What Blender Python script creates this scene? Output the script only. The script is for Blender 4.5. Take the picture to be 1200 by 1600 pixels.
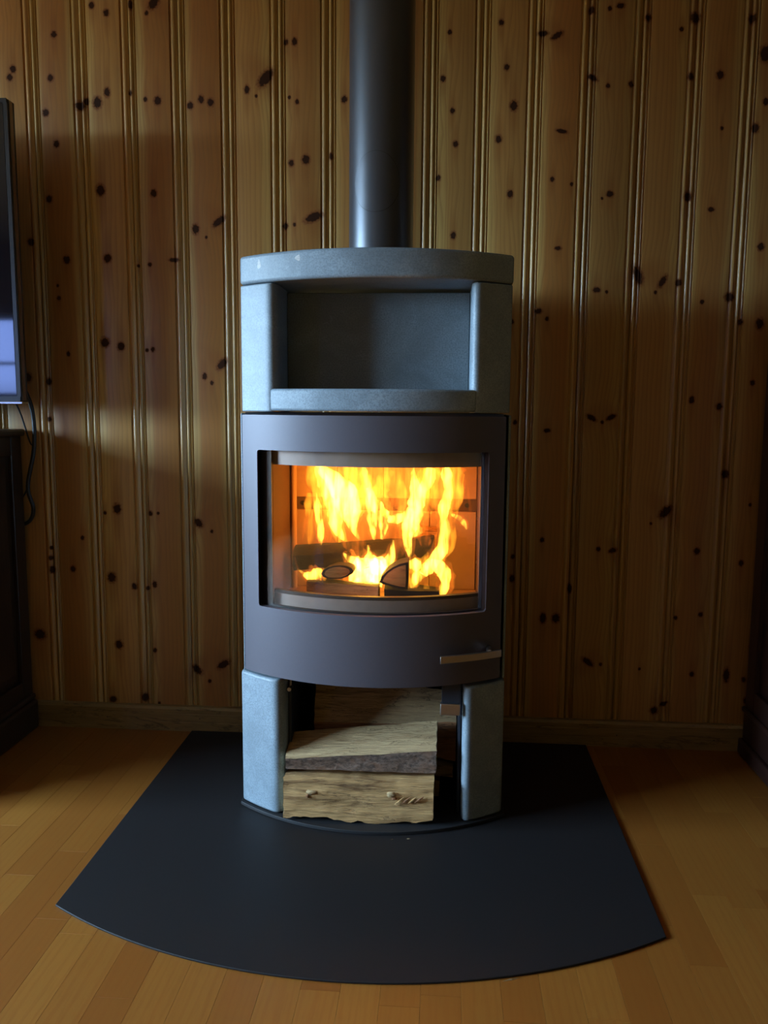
import bpy, bmesh, math, random
from mathutils import Vector, Matrix, noise

# ------------------------------------------------------------------ camera, light, exposure
scene = bpy.context.scene
COL = scene.collection
for o in list(bpy.data.objects):
    bpy.data.objects.remove(o)

CAM_POS = (0.1554, -2.2916, 0.9551)
YAW, PITCH, ROLL, FOCAL_PX = 0.0722, 0.1266, 0.0076, 1280.0
cam_data = bpy.data.cameras.new('camera')
cam = bpy.data.objects.new('camera', cam_data)
COL.objects.link(cam)
cam_data.sensor_fit = 'VERTICAL'
cam_data.sensor_height = 24.0
cam_data.sensor_width = 18.0
cam_data.lens = 24.0 * FOCAL_PX / 1600.0
cam_data.clip_start = 0.02
fw = Vector((-math.sin(YAW) * math.cos(PITCH), math.cos(YAW) * math.cos(PITCH), -math.sin(PITCH)))
rt = Vector((math.cos(YAW), math.sin(YAW), 0))
up = rt.cross(fw)
r2 = rt * math.cos(ROLL) + up * math.sin(ROLL)
u2 = up * math.cos(ROLL) - rt * math.sin(ROLL)
m = Matrix((r2, u2, -fw)).transposed().to_4x4()
m.translation = CAM_POS
cam.matrix_world = m
scene.camera = cam

world = bpy.data.worlds.new('sky')
scene.world = world
world.use_nodes = True
bg = world.node_tree.nodes['Background']
bg.inputs['Strength'].default_value = 108.0
_n = world.node_tree.nodes; _l = world.node_tree.links              # even overcast sky, dim ground below the horizon
_g = _n.new('ShaderNodeTexCoord'); _s = _n.new('ShaderNodeSeparateXYZ'); _r = _n.new('ShaderNodeMapRange'); _m = _n.new('ShaderNodeMix')
_m.data_type = 'RGBA'
_r.inputs['From Min'].default_value = -0.03; _r.inputs['From Max'].default_value = 0.03
_m.inputs[6].default_value = (0.07, 0.08, 0.075, 1); _m.inputs[7].default_value = (0.49, 0.735, 1.0, 1)
_l.new(_g.outputs['Generated'], _s.inputs[0]); _l.new(_s.outputs[2], _r.inputs[0])
_l.new(_r.outputs[0], _m.inputs[0]); _l.new(_m.outputs[2], bg.inputs['Color'])

# room size; the windows: wide one in the left wall (y0, y1, z0, z1), narrow one in the front wall (x0, x1, z0, z1)
WALL_L, WALL_R, WALL_F, CEIL = -4.3, 3.6, -5.6, 2.42
WIN_L = (-2.95, -0.55, 0.85, 2.00)
WIN_F = (-4.18, -3.76, 1.02, 1.78)
def portal(loc, rot, sx, sy):
    ld = bpy.data.lights.new('window_portal', 'AREA')
    ld.shape = 'RECTANGLE'; ld.size = sx; ld.size_y = sy
    ld.cycles.is_portal = True
    lo = bpy.data.objects.new('window_portal', ld)
    lo.location = loc; lo.rotation_euler = rot
    COL.objects.link(lo)
portal((WALL_L - 0.06, (WIN_L[0] + WIN_L[1]) / 2, (WIN_L[2] + WIN_L[3]) / 2), (0, -math.pi / 2, 0), WIN_L[3] - WIN_L[2], WIN_L[1] - WIN_L[0])
portal(((WIN_F[0] + WIN_F[1]) / 2, WALL_F - 0.06, (WIN_F[2] + WIN_F[3]) / 2), (math.pi / 2, 0, 0), WIN_F[1] - WIN_F[0], WIN_F[3] - WIN_F[2])

scene.view_settings.view_transform = 'Standard'
scene.view_settings.look = 'None'
scene.view_settings.exposure = 0.0
scene.view_settings.gamma = 1.0
scene.view_settings.use_curve_mapping = False
scene.cycles.use_denoising = True
scene.cycles.adaptive_threshold = 0.02
scene.cycles.volume_step_rate = 0.3
scene.cycles.volume_bounces = 0
scene.cycles.max_bounces = 6
scene.cycles.diffuse_bounces = 4
scene.cycles.glossy_bounces = 3
scene.cycles.transparent_max_bounces = 32
scene.cycles.sample_clamp_indirect = 4.0
scene.cycles.caustics_reflective = False
scene.cycles.caustics_refractive = False

# ------------------------------------------------------------------ helpers
WORLD_LOC = {}

def tag(o, label=None, cat=None, group=None, kind=None):
    if label: o['label'] = label
    if cat: o['category'] = cat
    if group: o['group'] = group
    if kind: o['kind'] = kind
    return o

def empty(name, loc, label, cat, group=None):
    o = bpy.data.objects.new(name, None)
    COL.objects.link(o)
    o.location = loc
    o.empty_display_size = 0.05
    WORLD_LOC[o] = Vector(loc)
    return tag(o, label, cat, group)

def adopt(o, parent):
    if parent is not None:
        o.parent = parent
        l = WORLD_LOC.get(parent)
        if l is not None:
            o.matrix_parent_inverse = Matrix.Translation(-l)
    return o

def mesh_obj(name, verts, faces, mat, parent=None, smooth=False, bevel=0.0, seg=2, face_mats=None, angle=40):
    me = bpy.data.meshes.new(name)
    me.from_pydata([tuple(v) for v in verts], [], faces)
    bm = bmesh.new(); bm.from_mesh(me)
    bmesh.ops.remove_doubles(bm, verts=bm.verts, dist=1e-6)
    bmesh.ops.recalc_face_normals(bm, faces=bm.faces)
    bm.to_mesh(me); bm.free()
    mats = mat if isinstance(mat, (list, tuple)) else [mat]
    for x in mats: me.materials.append(x)
    if face_mats:
        for p, k in zip(me.polygons, face_mats): p.material_index = k
    o = bpy.data.objects.new(name, me)
    COL.objects.link(o)
    if smooth:
        for p in me.polygons: p.use_smooth = True
        try: me.set_sharp_from_angle(angle=math.radians(angle))
        except Exception: pass
    if bevel:
        b = o.modifiers.new('bevel', 'BEVEL'); b.width = bevel; b.segments = seg
        b.limit_method = 'ANGLE'; b.angle_limit = math.radians(35)
        for p in me.polygons: p.use_smooth = True
        try: me.set_sharp_from_angle(angle=math.radians(50))
        except Exception: pass
    return adopt(o, parent)

def boxes(lst):
    V, F = [], []
    for x0, x1, y0, y1, z0, z1 in lst:
        n = len(V)
        V += [(x0, y0, z0), (x1, y0, z0), (x1, y1, z0), (x0, y1, z0), (x0, y0, z1), (x1, y0, z1), (x1, y1, z1), (x0, y1, z1)]
        F += [tuple(n + i for i in f) for f in ((0, 3, 2, 1), (4, 5, 6, 7), (0, 1, 5, 4), (1, 2, 6, 5), (2, 3, 7, 6), (3, 0, 4, 7))]
    return V, F

def box(name, b, mat, parent=None, bevel=0.0, seg=2):
    V, F = boxes([b] if not isinstance(b[0], (tuple, list)) else b)
    return mesh_obj(name, V, F, mat, parent, bevel=bevel, seg=seg)

def prism(name, poly, z0, z1, mat, parent=None, bevel=0.0, seg=2, smooth=False):
    n = len(poly)
    V = [(x, y, z0) for x, y in poly] + [(x, y, z1) for x, y in poly]
    F = [tuple(range(n - 1, -1, -1)), tuple(range(n, 2 * n))] + [(i, (i + 1) % n, n + (i + 1) % n, n + i) for i in range(n)]
    return mesh_obj(name, V, F, mat, parent, bevel=bevel, seg=seg, smooth=smooth)

def tube(name, pts, r, mat, parent=None, seg=10, cap=True):
    """round tube through 3d points; r a number or a list"""
    P = [Vector(p) for p in pts]
    if len(P) > 2:                       # catmull-rom refinement
        Q, RR = [], []
        rr = r if isinstance(r, (list, tuple)) else [r] * len(P)
        for i in range(len(P) - 1):
            p0, p1, p2, p3 = P[max(i - 1, 0)], P[i], P[i + 1], P[min(i + 2, len(P) - 1)]
            for k in range(6):
                t = k / 6
                Q.append(0.5 * ((2 * p1) + (p2 - p0) * t + (2 * p0 - 5 * p1 + 4 * p2 - p3) * t * t + (3 * p1 - p0 - 3 * p2 + p3) * t ** 3))
                RR.append(rr[i] + (rr[i + 1] - rr[i]) * t)
        Q.append(P[-1]); RR.append(rr[-1])
        P, R = Q, RR
    else:
        R = r if isinstance(r, (list, tuple)) else [r] * len(P)
    V, F = [], []
    for i, p in enumerate(P):
        d = (P[min(i + 1, len(P) - 1)] - P[max(i - 1, 0)]).normalized()
        a = d.cross(Vector((0, 1, 0)))
        if a.length < 0.1: a = d.cross(Vector((0, 0, 1)))
        a.normalize(); b = d.cross(a)
        for k in range(seg):
            t = 2 * math.pi * k / seg
            V.append(p + (a * math.cos(t) + b * math.sin(t)) * R[i])
    for i in range(len(P) - 1):
        for k in range(seg):
            F.append((i * seg + k, i * seg + (k + 1) % seg, (i + 1) * seg + (k + 1) % seg, (i + 1) * seg + k))
    if cap:
        F.append(tuple(range(seg - 1, -1, -1))); F.append(tuple((len(P) - 1) * seg + k for k in range(seg)))
    return mesh_obj(name, V, F, mat, parent, smooth=True)

# ------------------------------------------------------------------ materials
class NT:
    def __init__(self, name):
        self.m = bpy.data.materials.new(name); self.m.use_nodes = True
        self.t = self.m.node_tree; self.n = self.t.nodes
        self.p = self.n['Principled BSDF']
    def node(self, typ, **kw):
        x = self.n.new(typ)
        for k, v in kw.items(): setattr(x, k, v)
        return x
    def link(self, a, b): self.t.links.new(a, b)
    def put(self, sock, v):
        if hasattr(v, 'is_output') or isinstance(v, bpy.types.NodeSocket): self.link(v, sock)
        else: sock.default_value = v
    def math(self, op, a, b=None, c=None, clamp=False):
        x = self.node('ShaderNodeMath', operation=op, use_clamp=clamp)
        self.put(x.inputs[0], a)
        if b is not None: self.put(x.inputs[1], b)
        if c is not None: self.put(x.inputs[2], c)
        return x.outputs[0]
    def vmath(self, op, a, b=None, c=None):
        x = self.node('ShaderNodeVectorMath', operation=op)
        self.put(x.inputs[0], a)
        if b is not None: self.put(x.inputs[1], b)
        if c is not None: self.put(x.inputs[2], c)
        return x.outputs['Value'] if op in ('LENGTH', 'DISTANCE', 'DOT_PRODUCT') else x.outputs[0]
    def noise(self, vec, scale, detail=3, rough=0.5, dist=0.0):
        x = self.node('ShaderNodeTexNoise'); self.link(vec, x.inputs['Vector'])
        x.inputs['Scale'].default_value = scale; x.inputs['Detail'].default_value = detail
        x.inputs['Roughness'].default_value = rough; x.inputs['Distortion'].default_value = dist
        return x.outputs['Fac']
    def rng(self, v, a, b, c=0.0, d=1.0, smooth=True):
        x = self.node('ShaderNodeMapRange')
        x.interpolation_type = 'SMOOTHSTEP' if smooth else 'LINEAR'
        self.put(x.inputs['Value'], v)
        for k, q in zip(('From Min', 'From Max', 'To Min', 'To Max'), (a, b, c, d)): x.inputs[k].default_value = q
        return x.outputs['Result']
    def mix(self, f, a, b):
        x = self.node('ShaderNodeMix', data_type='RGBA')
        self.put(x.inputs[0], f)
        for s, v in ((x.inputs[6], a), (x.inputs[7], b)):
            if isinstance(v, bpy.types.NodeSocket): self.link(v, s)
            else: s.default_value = (*v, 1) if len(v) == 3 else v
        return x.outputs[2]
    def coord(self, which='Object'): return self.node('ShaderNodeTexCoord').outputs[which]
    def bump(self, h, strength, dist):
        x = self.node('ShaderNodeBump'); self.link(h, x.inputs['Height'])
        x.inputs['Strength'].default_value = strength; x.inputs['Distance'].default_value = dist
        self.link(x.outputs[0], self.p.inputs['Normal'])
    def base(self, c):
        self.put(self.p.inputs['Base Color'], c if isinstance(c, bpy.types.NodeSocket) else (*c, 1))
    def set(self, **kw):
        for k, v in kw.items(): self.p.inputs[k.replace('_', ' ')].default_value = v

def plain(name, col, rough=0.5, metal=0.0, var=0.15, scale=40.0, bump=0.0):
    t = NT(name); tc = t.coord(); n = t.noise(tc, scale, 4)
    t.base(t.mix(n, tuple(c * (1 - var) for c in col), tuple(c * (1 + var) for c in col)))
    t.set(Roughness=rough, Metallic=metal)
    if bump: t.bump(n, bump, 0.001)
    return t.m

def pine(name, seed, knots, tone=1.0, heart=0.0, red=0.5, rough=0.36):
    """varnished knotty pine board; local x across, z along; knots = (x, z, rx, rz)"""
    t = NT(name); tc = t.coord(); rnd = random.Random(seed)
    off = (rnd.uniform(-9, 9), rnd.uniform(-9, 9), rnd.uniform(-9, 9))
    # knot distances
    d = s = None
    wob = t.math('MULTIPLY_ADD', t.noise(tc, 150, 3), 0.84, -0.42)
    for kx, kz, rx, rz, *tilt in knots:
        if tilt:                                                    # slanting oval knot
            ro = t.node('ShaderNodeVectorRotate', rotation_type='Y_AXIS')
            t.link(tc, ro.inputs['Vector']); ro.inputs['Center'].default_value = (kx, 0, kz); ro.inputs['Angle'].default_value = math.radians(tilt[0])
            v = t.vmath('MULTIPLY_ADD', ro.outputs[0], (1 / rx, 0, 1 / rz), (-kx / rx, 0, -kz / rz))
        else:
            v = t.vmath('MULTIPLY_ADD', tc, (1 / rx, 0, 1 / rz), (-kx / rx, 0, -kz / rz))
        l = t.vmath('LENGTH', v)
        d = l if d is None else t.math('MINIMUM', d, l)
        l2 = t.vmath('LENGTH', t.vmath('MULTIPLY', v, (1.0, 0, 0.22)))
        s = l2 if s is None else t.math('MINIMUM', s, l2)
    if d is None:
        d = s = t.math('ADD', 9.0, 0.0)
    # grain bends round the knots
    pull = t.math('MULTIPLY', t.rng(s, 0.6, 4.0, 1.0, 0.0), 0.010)
    comb = t.node('ShaderNodeCombineXYZ'); t.put(comb.inputs[0], pull)
    warped = t.vmath('ADD', tc, comb.outputs[0])
    g = t.vmath('MULTIPLY_ADD', warped, (1, 1, 0.035), off)
    fine = t.noise(g, 260, 4, 0.6)
    low = t.noise(g, 22, 3, 0.5, 0.4)
    wv = t.node('ShaderNodeTexWave', wave_type='BANDS', bands_direction='X', wave_profile='SAW')
    t.link(t.vmath('MULTIPLY_ADD', warped, (1, 1, 0.10), off), wv.inputs['Vector'])
    wv.inputs['Scale'].default_value = 26; wv.inputs['Distortion'].default_value = 5.5
    wv.inputs['Detail'].default_value = 2; wv.inputs['Detail Scale'].default_value = 0.9
    rings = t.rng(wv.outputs['Fac'], 0.35, 1.0)
    sep = t.node('ShaderNodeSeparateXYZ'); t.link(tc, sep.inputs[0])
    hx = t.math('ABSOLUTE', t.math('ADD', t.math('SUBTRACT', sep.outputs[0], heart), t.math('MULTIPLY_ADD', low, 0.05, -0.025)))
    hm = t.math('MULTIPLY', t.rng(hx, 0.026, 0.052, 1.0, 0.0), red)
    c = t.mix(hm, (0.56 * tone, 0.342 * tone, 0.104 * tone), (0.42 * tone, 0.165 * tone, 0.038 * tone))
    c = t.mix(t.math('MULTIPLY', rings, 0.42), c, (0.30 * tone, 0.135 * tone, 0.040 * tone))
    c = t.mix(t.math('MULTIPLY', t.rng(fine, 0.45, 0.75), 0.28), c, (0.27 * tone, 0.125 * tone, 0.038 * tone))
    c = t.mix(t.math('MULTIPLY', t.rng(low, 0.5, 0.75), 0.25), c, (0.36 * tone, 0.18 * tone, 0.055 * tone))
    dn = t.math('ADD', d, wob)
    c = t.mix(t.math('MULTIPLY', t.rng(s, 0.4, 1.7, 1.0, 0.0), 0.45), c, (0.24, 0.080, 0.018))
    c = t.mix(t.math('MULTIPLY', t.rng(dn, 0.85, 1.35, 1.0, 0.0), 0.65), c, (0.16, 0.045, 0.012))
    c = t.mix(t.math('MULTIPLY', t.rng(dn, 0.62, 0.88, 1.0, 0.0), 0.95), c, (0.030, 0.011, 0.006))
    t.base(c)
    t.set(Roughness=rough, Coat_Weight=0.12, Coat_Roughness=0.25)
    t.link(t.rng(dn, 0.7, 1.1, 0.75, rough), t.p.inputs['Roughness'])
    t.link(t.rng(dn, 0.7, 1.1, 0.10, 0.5), t.p.inputs['Specular IOR Level'])
    t.link(t.rng(dn, 0.7, 1.1, 0.0, 0.12), t.p.inputs['Coat Weight'])
    t.bump(fine, 0.06, 0.0006)
    return t.m

def floor_wood():
    t = NT('oiled_cherry_parquet'); tc = t.coord()
    oi = t.node('ShaderNodeObjectInfo'); r = oi.outputs['Random']
    comb = t.node('ShaderNodeCombineXYZ')
    for i, k in enumerate((31.0, 17.0, 53.0)): t.put(comb.inputs[i], t.math('MULTIPLY', r, k))
    v = t.vmath('ADD', t.vmath('MULTIPLY', tc, (1, 0.09, 1)), comb.outputs[0])
    fine = t.noise(v, 230, 4, 0.6); low = t.noise(v, 26, 3, 0.5, 0.8)
    wv = t.node('ShaderNodeTexWave', wave_type='BANDS', bands_direction='X', wave_profile='SIN')
    t.link(v, wv.inputs['Vector']); wv.inputs['Scale'].default_value = 20
    wv.inputs['Distortion'].default_value = 9; wv.inputs['Detail'].default_value = 2; wv.inputs['Detail Scale'].default_value = 0.8
    c = t.mix(r, (0.235, 0.078, 0.011), (0.310, 0.126, 0.020))
    c = t.mix(t.math('MULTIPLY', t.rng(wv.outputs['Fac'], 0.55, 1.0), 0.22), c, (0.22, 0.065, 0.009))
    c = t.mix(t.math('MULTIPLY', t.rng(fine, 0.45, 0.7), 0.25), c, (0.22, 0.068, 0.009))
    c = t.mix(t.math('MULTIPLY', t.rng(low, 0.45, 0.75), 0.25), c, (0.27, 0.080, 0.010))
    kn = t.noise(t.vmath('ADD', t.vmath('MULTIPLY', tc, (1, 0.45, 1)), comb.outputs[0]), 17, 1)
    c = t.mix(t.math('MULTIPLY', t.rng(kn, 0.80, 0.84), 0.7), c, (0.13, 0.045, 0.012))
    t.base(c); t.set(Roughness=0.42); t.bump(fine, 0.05, 0.0005)
    return t.m

def soapstone(name, col, light=1.0):
    t = NT(name); tc = t.coord()
    a = t.noise(tc, 9, 5, 0.6, 0.5); b = t.noise(tc, 300, 3, 0.65); e = t.noise(tc, 60, 4, 0.6, 1.0)
    c = t.mix(t.rng(a, 0.3, 0.7), tuple(x * 0.80 for x in col), tuple(x * 1.18 for x in col))
    c = t.mix(t.math('MULTIPLY', t.rng(b, 0.42, 0.62), 0.62), c, tuple(x * 0.58 for x in col))
    c = t.mix(t.math('MULTIPLY', t.rng(e, 0.60, 0.75), 0.30), c, tuple(x * 1.7 for x in col))
    vo = t.node('ShaderNodeTexVoronoi'); t.link(tc, vo.inputs['Vector']); vo.inputs['Scale'].default_value = 70
    pit = t.rng(vo.outputs['Distance'], 0.05, 0.11, 1.0, 0.0)
    gate = t.rng(t.noise(tc, 33, 1), 0.55, 0.62)
    c = t.mix(t.math('MULTIPLY', t.math('MULTIPLY', pit, gate), 0.7), c, tuple(x * 0.3 for x in col))
    t.base(c); t.set(Roughness=0.52)
    t.bump(t.math('ADD', b, t.math('MULTIPLY', e, 0.6)), 0.20, 0.0008)
    return t.m

def split_wood(name, light, dark, axis=0, scale=1.0):
    t = NT(name); tc = t.coord()
    sc = [1, 1, 1]; sc[axis] = 0.10
    v = t.vmath('MULTIPLY', tc, tuple(sc))
    f = t.noise(v, 190 * scale, 5, 0.65, 0.6); l = t.noise(v, 42 * scale, 4, 0.6, 1.4); big = t.noise(tc, 14, 3)
    c = t.mix(t.rng(f, 0.3, 0.7), tuple(x * 0.75 for x in light), light)
    c = t.mix(t.math('MULTIPLY', t.rng(l, 0.50, 0.68), 0.75), c, dark)
    c = t.mix(t.math('MULTIPLY', t.rng(big, 0.5, 0.7), 0.35), c, tuple((a + b) * 0.5 for a, b in zip(light, dark)))
    crack = t.rng(t.math('ABSOLUTE', t.math('SUBTRACT', t.noise(v, 30 * scale, 5, 0.65, 2.2), 0.5)), 0.0, 0.022, 1.0, 0.0)
    c = t.mix(t.math('MULTIPLY', crack, t.rng(big, 0.42, 0.55, 0.15, 0.85)), c, tuple(x * 0.45 for x in dark))
    t.base(c); t.set(Roughness=0.85)
    t.bump(t.math('ADD', f, l), 0.9, 0.005)
    return t.m

def bark_mat(name, col, scale=1.0):
    t = NT(name); tc = t.coord()
    v = t.vmath('MULTIPLY', tc, (0.6, 1, 1))
    a = t.noise(v, 120 * scale, 5, 0.7); b = t.noise(tc, 30, 3)
    c = t.mix(t.rng(a, 0.35, 0.65), tuple(x * 0.45 for x in col), tuple(x * 1.25 for x in col))
    c = t.mix(t.math('MULTIPLY', t.rng(b, 0.5, 0.7), 0.4), c, (col[0] * 1.3, col[1] * 0.9, col[2] * 0.6))
    t.base(c); t.set(Roughness=0.9); t.bump(a, 0.8, 0.003)
    return t.m

def pane_mat(name, tint, refl, rough=0.0):
    t = NT(name); t.n.remove(t.p)
    tr = t.node('ShaderNodeBsdfTransparent'); tr.inputs[0].default_value = (*tint, 1)
    gl = t.node('ShaderNodeBsdfGlossy'); gl.inputs['Roughness'].default_value = rough
    mx = t.node('ShaderNodeMixShader'); mx.inputs[0].default_value = refl
    t.link(tr.outputs[0], mx.inputs[1]); t.link(gl.outputs[0], mx.inputs[2])
    t.link(mx.outputs[0], t.n['Material Output'].inputs['Surface'])
    return t.m

def flame_mat(name, col, strength, streak=True):
    t = NT(name); t.n.remove(t.p)
    e = t.node('ShaderNodeEmission'); e.inputs[0].default_value = (*col, 1); e.inputs[1].default_value = strength
    if streak:
        g = t.noise(t.vmath('MULTIPLY', t.coord(), (1.0, 1.0, 0.17)), 80, 2, 0.45, 0.5)
        t.link(t.math('MULTIPLY', t.rng(g, 0.36, 0.66, 0.10, 1.9), strength), e.inputs[1])
    t.link(e.outputs[0], t.n['Material Output'].inputs['Volume'])
    try: t.m.cycles.homogeneous_volume = not streak
    except Exception: pass
    return t.m

M = {}
M['floor'] = floor_wood()
M['sub'] = plain('dark_subfloor', (0.05, 0.03, 0.015), 0.9)
M['stone'] = soapstone('soapstone', (0.235, 0.296, 0.345))
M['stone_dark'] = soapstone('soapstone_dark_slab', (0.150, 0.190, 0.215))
M['steel'] = plain('grey_stove_enamel', (0.090, 0.080, 0.097), 0.50, 0.20, 0.06, 300)
M['pipe'] = plain('dark_grey_flue_paint', (0.075, 0.080, 0.092), 0.34, 0.60, 0.06, 300)
M['pipe'].node_tree.nodes['Principled BSDF'].inputs['Coat Weight'].default_value = 0.35
M['pipe'].node_tree.nodes['Principled BSDF'].inputs['Coat Roughness'].default_value = 0.33
M['black'] = plain('matt_black_steel', (0.012, 0.012, 0.014), 0.6)
M['iron'] = plain('grey_deflector_steel', (0.30, 0.26, 0.24), 0.5, 0.3)
M['navy'] = plain('blue_black_steel', (0.016, 0.020, 0.030), 0.45)
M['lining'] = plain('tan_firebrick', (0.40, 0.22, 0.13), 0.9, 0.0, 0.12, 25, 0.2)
M['lining_side'] = plain('dark_red_brown_firebrick', (0.065, 0.028, 0.016), 0.9, 0.0, 0.15, 25, 0.2)  # side bricks, much darker than the back bricks
M['lining_groove'] = plain('dark_firebrick', (0.10, 0.05, 0.03), 0.9)  # darker brick tone for the air slot row
M['chrome'] = plain('brushed_steel', (0.50, 0.47, 0.46), 0.30, 1.0, 0.08, 200)
M['hearth'] = plain('charcoal_hearth_steel', (0.0100, 0.0085, 0.0092), 0.62, 0.0, 0.10, 160, 0.05)
M['hearth'].node_tree.nodes['Principled BSDF'].inputs['Specular IOR Level'].default_value = 0.36
M['split'] = split_wood('pale_split_birch', (0.66, 0.385, 0.150), (0.20, 0.092, 0.030))
M['split2'] = split_wood('pale_sawn_birch', (0.60, 0.41, 0.205), (0.34, 0.20, 0.085))
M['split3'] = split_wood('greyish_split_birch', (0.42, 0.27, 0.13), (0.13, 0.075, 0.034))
M['endgrain'] = split_wood('pale_end_grain', (0.55, 0.42, 0.25), (0.36, 0.25, 0.13), 1, 0.6)
M['redwood'] = split_wood('reddish_inner_wood', (0.34, 0.15, 0.06), (0.17, 0.075, 0.03))
M['bark'] = bark_mat('brown_grey_bark', (0.24, 0.165, 0.125))
M['char'] = bark_mat('charred_wood', (0.010, 0.007, 0.006), 1.4)
M['scorched'] = split_wood('scorched_wood', (0.50, 0.22, 0.06), (0.14, 0.05, 0.015))
M['ashwood'] = bark_mat('ash_cracked_char', (0.16, 0.13, 0.12), 0.7)
M['glass'] = pane_mat('stove_glass', (0.93, 0.90, 0.88), 0.06)
M['winglass'] = pane_mat('window_glass', (0.97, 0.98, 0.98), 0.05)
M['dimglass'] = pane_mat('light_dimming_window_glass', (0.30, 0.31, 0.42), 0.05)  # tint added to weaken this window's daylight and its reflection in the screen
M['white'] = plain('white_window_paint', (0.75, 0.74, 0.70), 0.45)
M['screen'] = plain('black_gloss_screen', (0.004, 0.004, 0.006), 0.04, 0.0)
M['bezel'] = plain('dark_bezel', (0.02, 0.02, 0.022), 0.25)
M['edge'] = plain('knob_bronze_wood_reflection', (0.25, 0.18, 0.12), 0.3, 0.8)  # wood reflection put into the television edge's colour; cupboard knobs share this bronze
M['silver'] = plain('silver_trim', (0.6, 0.62, 0.65), 0.2, 1.0)
M['cord'] = plain('black_rubber_cord', (0.010, 0.010, 0.011), 0.5)
M['mahogany'] = split_wood('dark_stained_wood', (0.036, 0.020, 0.012), (0.018, 0.010, 0.006), 2, 0.35)
M['mahogany'].node_tree.nodes['Principled BSDF'].inputs['Roughness'].default_value = 0.4
M['mahogany'].node_tree.nodes['Bump'].inputs['Strength'].default_value = 0.05
M['rosewood'] = split_wood('red_brown_stained_wood', (0.050, 0.021, 0.016), (0.026, 0.011, 0.009), 2, 0.35)
M['rosewood'].node_tree.nodes['Principled BSDF'].inputs['Roughness'].default_value = 0.4
M['rosewood'].node_tree.nodes['Bump'].inputs['Strength'].default_value = 0.05
M['ceiling'] = plain('white_ceiling_paint', (0.66, 0.65, 0.63), 0.8)
M['sidewall'] = pine('side_wall_pine', 902, [], 0.72, 0.0, 0.3)
M['darkwall'] = pine('bounce_cutting_dark_pine', 903, [], 0.25, 0.0, 0.3)  # unseen right wall, darkened so less light bounces onto the stove's right side
M['skirting'] = split_wood('pine_skirting', (0.28, 0.175, 0.062), (0.20, 0.115, 0.036), 0, 0.5)
M['skirting'].node_tree.nodes['Principled BSDF'].inputs['Roughness'].default_value = 0.45
M['skirting'].node_tree.nodes['Bump'].inputs['Strength'].default_value = 0.1
M['flame_hot'] = flame_mat('flame_white_yellow', (1.0, 0.57, 0.060), 300)
M['flame_warm'] = flame_mat('flame_yellow_orange', (1.0, 0.38, 0.022), 60)
M['flame_halo'] = flame_mat('flame_halo_orange', (1.0, 0.24, 0.02), 20)
M['flame_soft'] = flame_mat('flame_soft_orange', (1.0, 0.22, 0.018), 27)

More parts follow.
